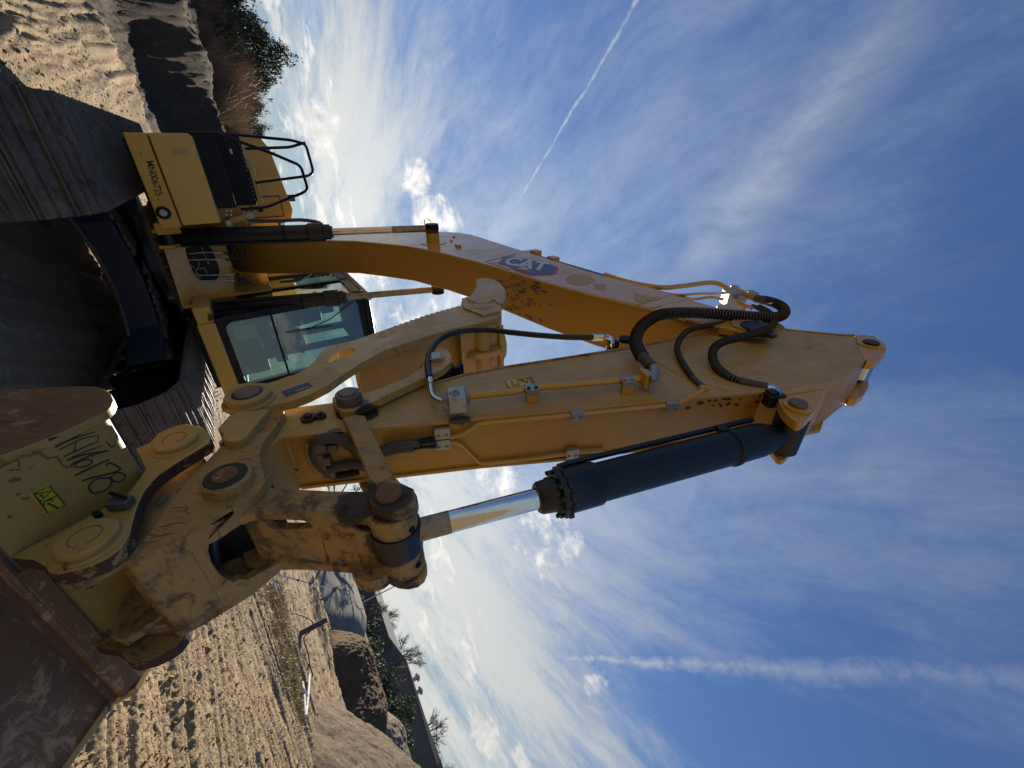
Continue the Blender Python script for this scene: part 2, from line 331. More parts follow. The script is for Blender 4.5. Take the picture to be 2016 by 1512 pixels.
    def build1(s, name, mats, parent=None, bevel=0, smoothang=35, seg=2):
        me = bpy.data.meshes.new(name); me.from_pydata(s.v, [], s.f)
        mats = mats if isinstance(mats, (list, tuple)) else [mats]
        for m in mats: me.materials.append(m)
        me.polygons.foreach_set('material_index', s.m)
        bm = bmesh.new(); bm.from_mesh(me)
        if name in ('side_plate', 'lifting_eye'): bmesh.ops.remove_doubles(bm, verts=bm.verts, dist=1e-6)
        bmesh.ops.recalc_face_normals(bm, faces=bm.faces)
        bm.to_mesh(me); bm.free()
        if smoothang:
            me.polygons.foreach_set('use_smooth', [True] * len(me.polygons)); me.set_sharp_from_angle(angle=math.radians(smoothang))
        o = bpy.data.objects.new(name, me); COL.objects.link(o)
        if parent is not None: o.parent = parent
        if bevel:
            b = o.modifiers.new('bevel', 'BEVEL'); b.width = bevel; b.segments = seg; b.limit_method = 'ANGLE'; b.angle_limit = math.radians(40); b.harden_normals = True
        return o
def tag(o, label=None, cat=None, group=None, kind=None):
    if label: o['label'] = label
    if cat: o['category'] = cat
    if group: o['group'] = group
    if kind: o['kind'] = kind
    return o
def empty(name, loc=(0, 0, 0), parent=None):
    o = bpy.data.objects.new(name, None); COL.objects.link(o); o.location = loc; o.empty_display_size = .3
    if parent: o.parent = parent
    return o
def T(X, pts): return [Wp(p[0], p[1], 0, X) for p in pts]
def plate(name, mat, parent, X0, X1, px, bevel=.004, k=0, extra=None):
    q = T(X0, px)
    if k: q = smooth(q, k, True)
    m = MB().xprism(q, X0, X1)
    if extra: extra(m)
    return m.build(name, mat, parent, bevel)
def ringc(a, b, X):
    A = Wp(a[0], a[1], 0, X); B = Wp(b[0], b[1], 0, X); return (A + B) / 2, np.linalg.norm(A - B) / 2
def xcyl(m, c, r, x0, x1, n=36, ch=.003):
    s = 1 if x1 > x0 else -1
    m.tube([(x0, c[1], c[2]), (x1 - s * ch, c[1], c[2]), (x1, c[1], c[2])], [r, r, r - ch], n); return m
def textmesh(txt, mat, parent, o, xe, yt, off, name='lettering', plane=None, thick=.0015, italic=0., bold=0.):
    """o, xe, yt: world points of the origin, the end of the baseline, and the cap height above the origin; built on the face they lie on."""
    cu = bpy.data.curves.new('t', 'FONT'); cu.body = txt; cu.offset = bold; cu.shear = italic; ob = bpy.data.objects.new('t', cu); COL.objects.link(ob)
    bpy.context.view_layer.update(); me = bpy.data.meshes.new_from_object(ob); bpy.data.objects.remove(ob)
    xs = [v.co.x for v in me.vertices]; ys = [v.co.y for v in me.vertices]; w = max(xs) - min(xs); x0 = min(xs); h = max(ys) - min(ys); y0 = min(ys)
    o, xe, yt = map(np.array, (o, xe, yt)); ex = (xe - o) / w; ey = (yt - o) / h; n = np.cross(ex, ey); n /= np.linalg.norm(n)
    if n.dot(CP - o) < 0: n = -n
    vs = [o + ex * (v.co.x - x0) + ey * (v.co.y - y0) + n * off for v in me.vertices]; fs = [tuple(p.vertices) for p in me.polygons]
    bpy.data.meshes.remove(me)
    m = MB().add(vs, fs); ob = m.build(name, mat, parent, 0, 0); return ob

# ================================================================== EXCAVATOR
EX = empty('excavator')
tag(EX, 'yellow tracked excavator with raised boom, thumb and curled bucket, standing on rutted dirt', 'excavator')
# ---------------------------------------------------------------- tracks
def track_path(n=46, y0=-2.05, y1=2.38, r=.47, zc=.475):
    L = 2 * (y1 - y0) + 2 * math.pi * r; out = []
    for i in range(n):
        s = L * i / n; a = y1 - y0
        if s < a: out.append((y0 + s, zc + r, 0.))
        elif s < a + math.pi * r: th = (s - a) / r; out.append((y1 + math.sin(th) * r, zc + math.cos(th) * r, -th))
        elif s < 2 * a + math.pi * r: out.append((y1 - (s - a - math.pi * r), zc - r, -math.pi))
        else: th = (s - 2 * a - math.pi * r) / r; out.append((y0 - math.sin(th) * r, zc - math.cos(th) * r, -math.pi - th))
    return out, L / n
def shoe_mesh(w, pitch):
    m = MB(); h = pitch * .5
    prof = [(-h * .98, -.012), (-h * .98, .006), (-h * .86, .008), (-h * .82, .050), (-h * .72, .050), (-h * .64, .009), (-h * .12, .007), (-h * .07, .046), (h * .03, .046), (h * .11, .007), (h * .62, .009), (h * .68, .048), (h * .78, .048), (h * .86, .009), (h * 1.0, .007), (h * 1.0, -.012)]
    n = 7; xs = np.linspace(-w / 2, w / 2, n); vs = []
    for x in xs:
        for (a, b) in prof: vs.append((x, a, b + (0 if b < .02 else RNG.uniform(-.004, .002))))
    k = len(prof); fs = [(i * k + j, i * k + (j + 1) % k, (i + 1) * k + (j + 1) % k, (i + 1) * k + j) for i in range(n - 1) for j in range(k)]
    fs += [tuple(range(k)), tuple((n - 1) * k + j for j in range(k))[::-1]]
    m.add(vs, fs)
    for bxx in (-.11, .11):
        for by in (-.3, .3): m.cyl((bxx, by * pitch, 0), (bxx, by * pitch, .022), .013, n=6)
    m.bx(-.14, -.09, -h, h, -.07, -.012); m.bx(.09, .14, -h, h, -.07, -.012)
    return m
path, pitch = track_path()
sh0 = None
for sx in (1, -1):
    tr = empty('track', (sx * 1.25, 0, 0), EX); tr['label'] = 'muddy steel track in shade nearest the camera' if sx > 0 else 'muddy steel track under the cab, sunlit at its end'
    for i, (y, z, a) in enumerate(path):
        if sh0 is None:
            o = shoe_mesh(.85, pitch).build('track_shoe', TRK, tr, 0, 30); sh0 = o
        else:
            o = sh0.copy(); COL.objects.link(o); o.parent = tr
        o.location = (0, y, z); o.rotation_euler = (a, 0, 0)
    x = sx
    fr = MB()   # frame between the runs
    fr.bx(-.17, .17, -1.9, 2.2, .27, .66); fr.prism([(-.17, -1.9, .66), (-.17, 2.2, .66), (-.05, 2.15, .74), (-.05, -1.85, .74)], [(.17, -1.9, .66), (.17, 2.2, .66), (.05, 2.15, .74), (.05, -1.85, .74)])
    fr.build('track_frame', BLK, tr, .01)
    idl = MB(); xcyl(idl, (0, 2.38, .475), .40, -.07, .07); xcyl(idl, (0, 2.38, .475), .14, -.16, .16); xcyl(idl, (0, 2.38, .475), .34, -.09, .09)
    idl.build('idler', TRK, tr, .006)
    sp = MB(); xcyl(sp, (0, -2.05, .475), .38, -.06, .06); xcyl(sp, (0, -2.05, .475), .22, -.2, .2); sp.build('drive_sprocket', TRK, tr, .006)
    for k in range(8):
        rl = MB(); xcyl(rl, (0, -1.6 + k * .48, .17), .10, -.15, .15); rl.build('track_roller', BLK, tr)
    for yy in (-.7, 1.0):
        rl = MB(); xcyl(rl, (0, yy, .80), .075, -.14, .14); rl.build('carrier_roller', BLK, tr)
# ---------------------------------------------------------------- undercarriage
u_ = MB()
u_.lathe((0, 0, .42), (0, 0, .92), [(0, .62), (.02, .66), (.2, .64), (.36, .58), (.5, .56)], 40)
u_.build('centre_frame', DARKB, EX, .01)
for sx in (1, -1):
    for sy in (1, -1):
        m = MB(); A = []; B = []
        for k, (xx, yy, zt, zb, hw) in enumerate([(.25, .35, .80, .40, .30), (.55, .72, .78, .42, .24), (.80, 1.0, .74, .38, .20), (1.10, 1.2, .68, .30, .22)]):
            d = np.array((xx, yy)) ; nrm = np.array((-.78, .62)) if True else 0
            A.append((k, xx, yy, zt, zb, hw))
        vs = []
        for (k, xx, yy, zt, zb, hw) in A:
            for (s, z) in ((1, zt), (1, zb), (-1, zb), (-1, zt)): vs.append((sx * (xx - s * .62 * hw), sy * (yy + s * .78 * hw), z))
        fs = [(i * 4 + j, i * 4 + (j + 1) % 4, (i + 1) * 4 + (j + 1) % 4, (i + 1) * 4 + j) for i in range(3) for j in range(4)] + [(0, 1, 2, 3), (15, 14, 13, 12)]
        m.add(vs, fs); m.build('frame_leg', DARKB, EX, .012)
m = MB(); fbeam = []
for x in np.linspace(-1.12, 1.12, 13):
    c = abs(x) / 1.12; fbeam.append((x, .98 + .28 * c ** 1.5, .78 - .10 * c ** 2, .44 - .14 * c ** 2))
vs = []
for (x, y, zt, zb) in fbeam: vs += [(x, y, zt - .03), (x, y, zb), (x, y - .3, zb - .02), (x, y - .3, zt + .03)]
m.add(vs, [(i * 4 + j, i * 4 + (j + 1) % 4, (i + 1) * 4 + (j + 1) % 4, (i + 1) * 4 + j) for i in range(12) for j in range(4)] + [(0, 1, 2, 3), (51, 50, 49, 48)])
m.build('front_cross_beam', DARKB, EX, .012)
m = MB(); P0 = [(x, y + .02, zb + .02) for (x, y, zt, zb) in fbeam]; m.tube(smooth(P0, 4), .022, 8); m.build('beam_edge', TRK, EX)
# mud and stones lying on the undercarriage
mud = MB()
for (x0, x1, n) in ((.25, .85, 90), (-.75, .1, 90)):
    for i in range(n):
        x = RNG.uniform(x0, x1); y = 1.0 + .2 * abs(x) - RNG.uniform(-.01, .25); z = .79 - .10 * (x / 1.12) ** 2 + RNG.uniform(-.01, .01); r = RNG.uniform(.012, .055)
        q = bmesh.new(); bmesh.ops.create_icosphere(q, subdivisions=1, radius=r); vs = [(v.co.x * RNG.uniform(.8, 1.5) + x, v.co.y + y, v.co.z * .6 + z) for v in q.verts]; fs = [tuple(v.index for v in f.verts) for f in q.faces]; q.free(); mud.add(vs, fs)
tag(mud.build('caked_mud', TRK, EX, 0, 60), kind='stuff')
# slew ring with bolts
m = MB(); m.lathe((0, 0, .90), (0, 0, 1.1), [(0, .66), (.06, .66), (.061, .60), (.12, .60), (.121, .70), (.17, .70)], 64)
for i in range(48):
    a = 2 * math.pi * i / 48; m.box((.685 * math.cos(a), .685 * math.sin(a), .985), (.05, .03, .05), np.array([[math.cos(a), -math.sin(a), 0], [math.sin(a), math.cos(a), 0], [0, 0, 1]]))
m.build('slew_ring', TRK, EX)
# ---------------------------------------------------------------- upper frame
m = MB(); m.bx(-.62, .70, -2.6, 1.25, 1.07, 1.2); m.bx(.45, 1.4, -2.6, 1.2, 1.12, 1.22); m.bx(-1.4, -.45, -2.6, 1.6, 1.1, 1.2)
m.build('upper_frame', BLK, EX, .01)
m = MB()
A = [(.56, 1.32, 1.12), (-.40, 1.32, 1.05), (-.40, 1.22, 1.62), (.42, 1.22, 1.72), (.56, 1.3, 1.3)]
B = [(p[0], p[1] - .04, p[2]) for p in A]; m.prism(A, B)
m.bx(.30, .335, -.3, 1.32, 1.2, 2.05); m.bx(-.335, -.30, -.3, 1.32, 1.2, 2.05)
m.bx(.48, .60, .4, 1.50, 1.12, 1.34)
m.build('boom_mount_frame', YEL, EX, .006)
m = MB(); ov = [(.12 + .24 * math.copysign(abs(math.cos(a)) ** .7, math.cos(a)), 1.3285 - .17 * (.13 * math.sin(a)) / .5, 1.42 + .135 * math.copysign(abs(math.sin(a)) ** .7, math.sin(a))) for a in np.linspace(0, 2 * math.pi, 40, False)]
ov = [(p[0], 1.324 - .175 * (p[2] - 1.12), p[2]) for p in ov]
m.prism([(p[0], p[1] + .004, p[2]) for p in ov], [(p[0], p[1] - .002, p[2]) for p in ov]); m.build('hose_opening', BLK, EX)
# cylinder foot brackets and swivel hoses
for sx in (1, -1):
    m = MB()
    for dxx in (-.085, .085): m.xprism([(1.25, 1.08), (1.46, 1.08), (1.47, 1.22), (1.36, 1.29), (1.24, 1.27)], sx * .43 + dxx - .018, sx * .43 + dxx + .018)
    m.build('cylinder_foot_bracket', YEL, EX, .005)
def hose(name, mat, pts, r, parent=EX, k=8, n=12): return MB().tube(smooth(pts, k), r, n).build(name, mat, parent)
def Y3(pts, y, dy=0): return [Wp(p[0], p[1], 1, y + dy * i) for i, p in enumerate(pts)]
for pts in ([(372, 500), (400, 497), (420, 497)], [(372, 512), (400, 511), (424, 511)], [(378, 541), (410, 542), (440, 541)], [(388, 553), (420, 553), (444, 553)]):
    q = Y3(pts, 1.36)
    hose('steel_pipe', GALV, q, .008, k=2)
    MB().tube([q[-1], q[-1] + (q[-1] - q[-2]) * .9], .017, 10).build('pipe_fitting', GALV, EX)
for pts in ([(380, 505), (392, 520), (386, 535), (396, 548)], [(375, 522), (388, 530), (402, 528), (408, 545)], [(396, 485), (404, 505), (412, 520)]):
    hose('hydraulic_pipe', PINM, Y3(pts, 1.335), .011)
for pts in ([(440, 497), (455, 500), (462, 488), (466, 482)], [(443, 511), (463, 510), (476, 500), (482, 485)], [(466, 478), (478, 482), (486, 492), (482, 505), (470, 512)], [(462, 541), (480, 546), (492, 556), (502, 562)], [(462, 553), (475, 556), (490, 560)]):
    hose('rubber_hose', RUB, Y3(pts, 1.42), .013)
m = MB(); m.box(Wp(455, 504, 1, 1.42), (.10, .05, .05)); m.box(Wp(470, 545, 1, 1.42), (.09, .05, .05)); m.build('hose_manifold', BLK, EX, .006)
# ---------------------------------------------------------------- storage box with steps, handrails, engine hood
SB = empty('storage_box', (1.0, 1.5, 1.2), EX)
def child(o, par):
    for q in [o] + SIB.pop(o.name, []):
        q.parent = par; q.matrix_parent_inverse = Matrix.Translation(-Vector(par.location))
    if '_sib' in o: del o['_sib']
    return o
m = MB()
def rbox(m, x0, x1, y0, y1, z0, z1, r, front_tilt=0.):
    # box with its outer upper corner rounded, drawn as a front profile and extruded back
    pr = [(x0, z0), (x0, z1)] + [(x1 - r + r * math.sin(a), z1 - r + r * math.cos(a)) for a in np.linspace(0, math.pi / 2, 7)] + [(x1, z0)]
    m.prism([(p[0], y1 - front_tilt * (p[1] - z0), p[1]) for p in pr], [(p[0], y0, p[1]) for p in pr]); return m
rbox(m, .585, 1.43, .3, 1.85, 1.22, 1.395, .01); child(m.build('lower_skirt', YEL, None, .012), SB)
rbox(MB(), 0, 1, 0, 1, 0, 1, .1)
m = MB(); rbox(m, .60, 1.43, 1.25, 1.87, 1.405, 1.75, .05, .04); child(m.build('tool_box_door', YEL, None, .016, seg=3), SB)
m = MB(); c = Wp(322, 419, 1, 1.852); m.tube([(c[0], 1.84, c[2]), (c[0], 1.862, c[2]), (c[0], 1.868, c[2])], [.062, .062, .05], 32); child(m.build('camera_housing', BLK, None), SB)
m = MB(); m.tube([(c[0], 1.86, c[2]), (c[0], 1.874, c[2])], [.034, .03], 20); m.bx(c[0] - .036, c[0] + .036, 1.872, 1.878, c[2] - .003, c[2] + .003); m.bx(c[0] - .003, c[0] + .003, 1.872, 1.878, c[2] - .036, c[2] + .036); child(m.build('lens_grille', GALV, None), SB)
def tp(px, py, y): return Wp(px, py, 1, y)
child(textmesh('MN006725', INKB, None, tp(287, 318, 1.851), tp(307, 386, 1.851), tp(302, 316, 1.851), .002, bold=.012), SB)
m = MB(); q = tp(312, 393, 1.852); m.tube([q, q + np.array((0, .003, 0))], .007, 8); q2 = tp(277, 303, 1.852); m.box(q2, (.025, .003, .008)); child(m.build('paint_mark', INKB, None), SB)
m = MB(); m.add([tp(337, 294, 1.868), tp(372, 292, 1.857), tp(373, 303, 1.857), tp(339, 305, 1.868)], [(0, 1, 2, 3)]); m.v = [(x, y + .003, z) for x, y, z in m.v]
child(m.build('old_decal', GHOST, None), SB)
m = MB(); m.bx(.72, 1.45, .9, 1.62, 1.70, 1.94); m.bx(.70, 1.45, .6, 1.22, 1.90, 2.16); m.bx(.72, 1.45, .6, .92, 2.1, 2.19); child(m.build('black_step_box', BLK, None, .01), SB)
m = MB()
for i in range(9):
    for j in range(3): m.box((.78 + i * .075, 1.3 + j * .12, 1.945), (.04, .05, .01))
for i in range(16): m.box((.74 + i * .045, 1.225, 2.155 + .004 * (i % 2)), (.03, .02, .018))
child(m.build('tread_grip', BLK, None), SB)
m = MB(); rr_ = tp(455, 298, 1.225); m.box(rr_, (.05, .004, .022)); child(m.build('small_sticker', INKW, None), SB)
m = MB(); m.bx(.70, 1.2, .88, .93, 2.19, 2.25); child(m.build('yellow_step_edge', YEL, None, .006), SB)
m = MB(); m.bx(1.12, 1.24, .955, .985, 2.165, 2.19); m.cyl((1.1, .99, 2.18), (1.27, .99, 2.18), .008, n=8); child(m.build('latch', GALV, None), SB)
# side hand rails
def rail(ptsy):
    P = [Wp(a, b, 1, y) for (a, b, y) in ptsy]; Q = [P[0]]
    for i in range(1, len(P) - 1):
        d0 = P[i - 1] - P[i]; d1 = P[i + 1] - P[i]; l = .055
        a = P[i] + d0 / np.linalg.norm(d0) * min(l, np.linalg.norm(d0) * .45); b = P[i] + d1 / np.linalg.norm(d1) * min(l, np.linalg.norm(d1) * .45)
        for s in (0, .25, .5, .75, 1): Q.append(a * (1 - s) ** 2 + 2 * P[i] * s * (1 - s) + b * s * s)
    Q.append(P[-1]); m = MB().tube(Q, .017, 12); return m.build('hand_rail', BLK, EX)
rail([(378, 262, 1.62), (424, 262, 1.60), (533, 301, 1.5), (592, 326, 1.45), (606, 372, 1.45), (598, 379, 1.45), (525, 408, 1.5), (474, 412, 1.5)])
rail([(430, 262, 1.1), (574, 276, .95), (602, 284, .95), (617, 338, .95), (609, 346, .95), (503, 360, .95)])
rail([(482, 293, .95), (570, 290, .95), (601, 281, .95)])
# hood
m = MB(); prof = [(.34, 2.0), (.34, 2.60), (.5, 2.66), (1.30, 2.56)] + [(1.47, 2.46), (1.49, 2.0)]
m.prism([(x, 0.02, z) for x, z in prof], [(x, -2.6, z) for x, z in prof]); m.bx(.62, 1.46, 0, .62, 1.25, 2.08); m.bx(.36, .70, -.1, 1.1, 1.25, 2.0)
m.bx(-1.4, .36, -2.6, -.6, 1.2, 2.45)
m.build('engine_hood', YEL, EX, .012)
m = MB()
for (a, b, z0, z1) in ((.42, .70, 2.12, 2.52), ):
    for (p, q) in (((a, z0), (b, z0)), ((b, z0), (b, z1)), ((b, z1), (a, z1)), ((a, z1), (a, z0))): m.tube([(p[0], .026, p[1]), (q[0], .026, q[1])], .006, 6)
m.bx(.50, .54, .02, .035, 2.2, 2.26); m.build('hood_door_seam', BLK, EX)
m = MB(); m.cyl((.62, -.5, 2.5), (.62, -.5, 2.78), .05); m.build('exhaust_stack', BLK, EX)
m = MB(); pr = [(-1.45, -2.6), (-1.3, -3.0), (-.6, -3.3), (.6, -3.3), (1.3, -3.0), (1.45, -2.6)]; m.prism([(x, y, 1.15) for x, y in pr], [(x, y, 2.3) for x, y in pr]); m.build('counterweight', BLK, EX, .03)
# conduit beside the hood
P = [Wp(a, b, 1, y) for a, b, y in ((488, 432, 1.3), (500, 434, 1.3), (540, 435, 1.3), (590, 433, 1.3), (618, 436, 1.28), (632, 440, 1.25))]
MB().ribbed(P, .022, .016, .1).build('corrugated_conduit', [RUBD, RIB], EX)
m = MB(); m.box(Wp(492, 425, 1, 1.3), (.07, .06, .09)); m.bx(.50, .58, 1.2, 1.5, 1.78, 1.84); m.build('conduit_clamp', GALV, EX, .006)
m = MB()
for i in range(4): q = Wp(455 - (i % 2) * 9, 415 + (i // 2) * 8, 1, 1.5); m.tube([q, q + np.array((0, .02, 0))], .012, 6)
m.build('bracket_bolt', GALV, EX)
m = MB(); m.add([Wp(a, b, 1, 1.4) for a, b in ((445, 432), (470, 425), (488, 420), (484, 432), (460, 440))] , [(0, 1, 2, 3, 4)]); A = list(m.v); m = MB().prism(A, [(x, y - .03, z) for x, y, z in A]); m.build('boom_side_bracket', YEL, EX, .004)

# ---------------------------------------------------------------- cab
CB = empty('cab', (-.9, 1.0, 1.2), EX)
def cb(m, name, mat, bev=0): return child(m.build(name, mat, None, bev), CB)
x0, x1 = -1.42, -.42; zf0, zt = 1.36, 3.14
m = MB(); m.bx(x0, -.27, .1, 1.84, 1.19, 1.37); m.bx(x0 - .02, x0 + .96, 1.80, 1.87, 1.18, 1.365); cb(m, 'cab_base', YEL, .02)
m = MB(); m.add([tp(409, 620, 1.878), tp(421, 618, 1.878), tp(421, 630, 1.878), tp(410, 632, 1.878)], [(0, 1, 2, 3)]); m.v = [(x, y, z) for x, y, z in m.v]
cb(m, 'warning_label', INKB)
fr = MB(); pw = .085
def pil(m, xa, xb, ya, yb, y2a=None, y2b=None, z0=zf0, z1=zt - .05):
    y2a = ya if y2a is None else y2a; y2b = yb if y2b is None else y2b
    m.prism([(xa, ya, z0), (xb, ya, z0), (xb, yb, z0), (xa, yb, z0)], [(xa, y2a, z1), (xb, y2a, z1), (xb, y2b, z1), (xa, y2b, z1)])
yf0, yf1 = 1.85, 1.74
for xa, xb in ((x1 - .08, x1), (x0, x0 + .08)):
    pil(fr, xa, xb, yf0 - .10, yf0, yf1 - .10, yf1); pil(fr, xa, xb, .12, .24); pil(fr, xa, xb, .85, .93)
    fr.bx(xa, xb, .12, yf0 - .05, zf0, zf0 + .10); fr.bx(xa, xb, .12, yf1 - .02, zt - .17, zt - .05)
fr.bx(x0, x1, yf0 - .09, yf0, zf0, zf0 + .085); fr.bx(x0, x1, yf1 - .10, yf1, zt - .13, zt - .05); fr.bx(x0, x1, .12, .2, zf0, 2.05); fr.bx(x0, x1, .12, .2, zt - .15, zt - .05)
# window surround with rounded corners: corner gussets
def yfz(z): return yf0 + (yf1 - yf0) * (z - zf0) / (zt - .05 - zf0)
for (cx, sx) in ((x1 - .08, -1), (x0 + .08, 1)):
    for (cz, sz) in ((zf0 + .085, 1), (zt - .13, -1)):
        g = [(cx, cz)] + [(cx + sx * .09 * (1 - math.sin(a)), cz + sz * .09 * (1 - math.cos(a))) for a in np.linspace(0, math.pi / 2, 8)]
        fr.prism([(p[0], yfz(p[1]), p[1]) for p in g], [(p[0], yfz(p[1]) - .03, p[1]) for p in g])
cb(fr, 'cab_frame', BLK, .008)
m = MB(); m.bx(x0 - .01, x1 + .01, .1, yf1 + .03, zt - .05, zt + .03); cb(m, 'cab_roof', BLK, .02)
def pane(name, vs, mat=GLS):
    m = MB().add(vs, [(0, 1, 2, 3)]); return cb(m, name, mat)
pane('windshield', [(x0 + .07, yfz(zf0 + .05) - .012, zf0 + .05), (x1 - .07, yfz(zf0 + .05) - .012, zf0 + .05), (x1 - .07, yfz(zt - .1) - .012, zt - .1), (x0 + .07, yfz(zt - .1) - .012, zt - .1)])
for xx, nm in ((x1 - .02, 'side_window'), (x0 + .02, 'door_window')): pane(nm, [(xx, .2, zf0 + .08), (xx, yf0 - .05, zf0 + .08), (xx, yf1 - .05, zt - .12), (xx, .2, zt - .12)])
pane('rear_window', [(x0 + .06, .16, 2.02), (x1 - .06, .16, 2.02), (x1 - .06, .16, zt - .12), (x0 + .06, .16, zt - .12)])
m = MB(); zz = 1.93; m.bx(x0 + .07, x1 - .07, yfz(zz) - .035, yfz(zz) + .004, zz, zz + .028); cb(m, 'windshield_bar', BLK, .004)
m = MB(); q = Wp(710, 578, 1, yf1 + .06); m.tube([q + np.array((0, -.08, 0)), q, q + np.array((0, .03, 0))], [.03, .045, .045], 20); cb(m, 'cab_lamp', BLK)
m = MB(); q = Wp(727, 586, 1, yf1 + .1); m.tube([q + np.array((0, -.07, .0)), q + np.array((0, -.02, 0)), q + np.array((0, .006, 0))], [.015, .036, .036], 20); cb(m, 'lamp_lens', GALV)
m = MB(); m.tube([(x1 - .1, yfz(2.95) + .02, 2.95), (-.7, yfz(2.7) + .025, 2.6), (-.78, yfz(2.4) + .02, 2.28)], .007, 6); m.tube([(-.80, yfz(2.6) + .015, 2.62), (-.76, yfz(2.0) + .012, 2.05)], .006, 6); cb(m, 'wiper', BLK)
# interior
m = MB(); m.bx(-1.18, -.66, .55, 1.08, 1.70, 1.86); m.prism([(-1.16, .55, 1.8), (-.68, .55, 1.8), (-.70, .35, 2.65), (-1.14, .35, 2.65)], [(-1.16, .68, 1.8), (-.68, .68, 1.8), (-.70, .47, 2.65), (-1.14, .47, 2.65)]); m.bx(-1.05, -.79, .36, .46, 2.66, 2.86); m.bx(-1.0, -.82, .6, .9, 1.4, 1.7)
cb(m, 'operator_seat', INT, .03)
m = MB(); m.bx(-1.34, -1.2, .5, 1.35, 1.85, 2.0); m.bx(-.64, -.5, .5, 1.35, 1.85, 2.0); m.bx(-.62, -.5, 1.35, 1.5, 1.45, 2.25); m.bx(x0 + .08, x1 - .08, .25, 1.76, 1.37, 1.42); m.bx(x0 + .08, x1 - .08, .2, .45, 1.42, 2.0)
cb(m, 'control_console', INT, .02)
m = MB()
for xx in (-1.27, -.57): m.tube([(xx, 1.25, 1.98), (xx + .02, 1.3, 2.15), (xx, 1.31, 2.22)], [.014, .014, .028], 10)
for xx in (-1.02, -.90): m.tube([(xx, 1.5, 1.4), (xx, 1.45, 1.75), (xx + .01, 1.42, 1.85)], .012, 8); m.bx(xx - .04, xx + .04, 1.46, 1.66, 1.42, 1.45)
m.bx(-.58, -.50, 1.42, 1.47, 2.2, 2.38); cb(m, 'control_lever', BLK, .003)
m = MB(); m.bx(-1.05, -.85, 1.0, 1.3, 2.02, 2.026); m.bx(-.80, -.62, 1.62, 1.66, 1.50, 1.74); cb(m, 'papers', INKT)
m = MB(); m.bx(x0 + .08, x1 - .08, .24, 1.55, zt - .16, zt - .07); m.bx(x0 + .08, x0 + .16, .22, .9, 1.4, 2.3); m.bx(x1 - .16, x1 - .08, .22, .9, 1.4, 2.05); m.bx(-1.36, -1.28, .9, 1.5, 1.42, 1.75); cb(m, 'interior_trim', INT, .02)
m = MB(); m.bx(-.66, -.50, 1.2, 1.3, 2.30, 2.46); m.bx(-.70, -.52, 1.52, 1.60, 1.45, 2.02); m.bx(-1.0, -.88, 1.56, 1.62, 1.42, 1.55); cb(m, 'monitor', BLK, .01)
MB_ = MB(); MB_.tube([(x0 - .03, 1.6, 1.6), (x0 - .12, 1.7, 1.6), (x0 - .12, 1.7, 2.4), (x0 - .03, 1.6, 2.4)], .014, 8); cb(MB_, 'grab_rail', BLK)

# ================================================================== BOOM
BH = .22
BM = empty('boom', (0, .2, 1.95), EX)
def bo(o): return child(o, BM)
top = [(862, 456), (880, 457), (900, 458), (926, 462), (946, 468), (1043, 499), (1140, 529), (1200, 547), (1300, 572), (1344, 587), (1414, 607), (1448, 617), (1500, 632)]
bot = [(1510, 640), (1506, 650), (1490, 655), (1467, 655), (1419, 645), (1350, 629), (1303, 613), (1278, 606), (1183, 584), (1084, 558), (993, 530), (932, 513), (876, 499), (807, 485), (751, 479), (696, 474), (640, 473)]
tq = [(p[1], p[2]) for p in T(BH, top)]; bq = [(p[1], p[2]) for p in T(BH, bot)]
foot = [(1.05, 2.42), (.80, 2.05), (.52, 1.76), (.25, 1.66), (.02, 1.76), (-.04, 1.98), (.06, 2.25), (.35, 2.72), (.72, 3.32), (1.08, 3.88), (1.38, 4.22)]
body = tq[:11] + bq[4:] + foot
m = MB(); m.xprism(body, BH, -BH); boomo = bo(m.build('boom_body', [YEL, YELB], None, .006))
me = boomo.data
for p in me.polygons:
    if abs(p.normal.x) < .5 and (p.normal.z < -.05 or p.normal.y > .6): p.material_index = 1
tip = [tq[8], tq[9], tq[10], tq[11], tq[12]] + bq[:7]
for sx in (1, -1):
    m = MB(); m.xprism(tip, sx * (BH + .003), sx * (BH - .045)); bo(m.build('boom_fork_plate', YEL, None, .005))
# raised edges, weld seams
m = MB()
for sx in (1, -1): m.tube([(sx * (BH - .012), y, z + .006) for y, z in tq[1:11]], .012, 6); m.tube([(sx * (BH - .012), y, z) for y, z in bq[5:]], .007, 6)
bo(m.build('edge_bead', YEL, None))
m = MB()
for px, py, px2, py2 in ((663, 473, 674, 536), (931, 513, 932, 592)):
    a = Wp(px, py, 0, BH - .01); m.tube([a + np.array((0, .004, -.004)), (-BH + .01, a[1] + .004, a[2] - .004)], .006, 6)
for pa, pb in (((955, 515), (1015, 500)), ((1255, 600), (1330, 578)), ((1283, 606), (1350, 590))):
    a = Wp(*pa, 0, BH + .002); b = Wp(*pb, 0, BH + .002); m.tube([a, b], .004, 6)
bo(m.build('weld_seam', YEL, None))
m = MB(); c = Wp(853, 478, 0, BH); xcyl(m, c, .17, BH - .01, BH + .008); xcyl(m, c, .085, BH - .01, .40); xcyl(m, c, .17, -BH + .01, -BH - .008); xcyl(m, c, .085, -BH + .01, -.40); bo(m.build('cylinder_pin_boss', YEL, None, .004))
CT = (c[1], c[2])
m = MB()
for a, b in (((894, 479), (909, 489)),): p = Wp(902, 486, 0, BH); m.box(p + np.array((.015, 0, 0)), (.03, .10, .045))
for a in ((888, 475), (894, 467)): p = Wp(*a, 0, BH); m.box(p + np.array((.01, 0, 0)), (.02, .025, .03))
for a in ((1051, 494), (1085, 507)): p = Wp(*a, 0, BH); m.box(p + np.array((-.03, 0, .03)), (.07, .12, .09))
bo(m.build('weld_on_bracket', YEL, None, .004))
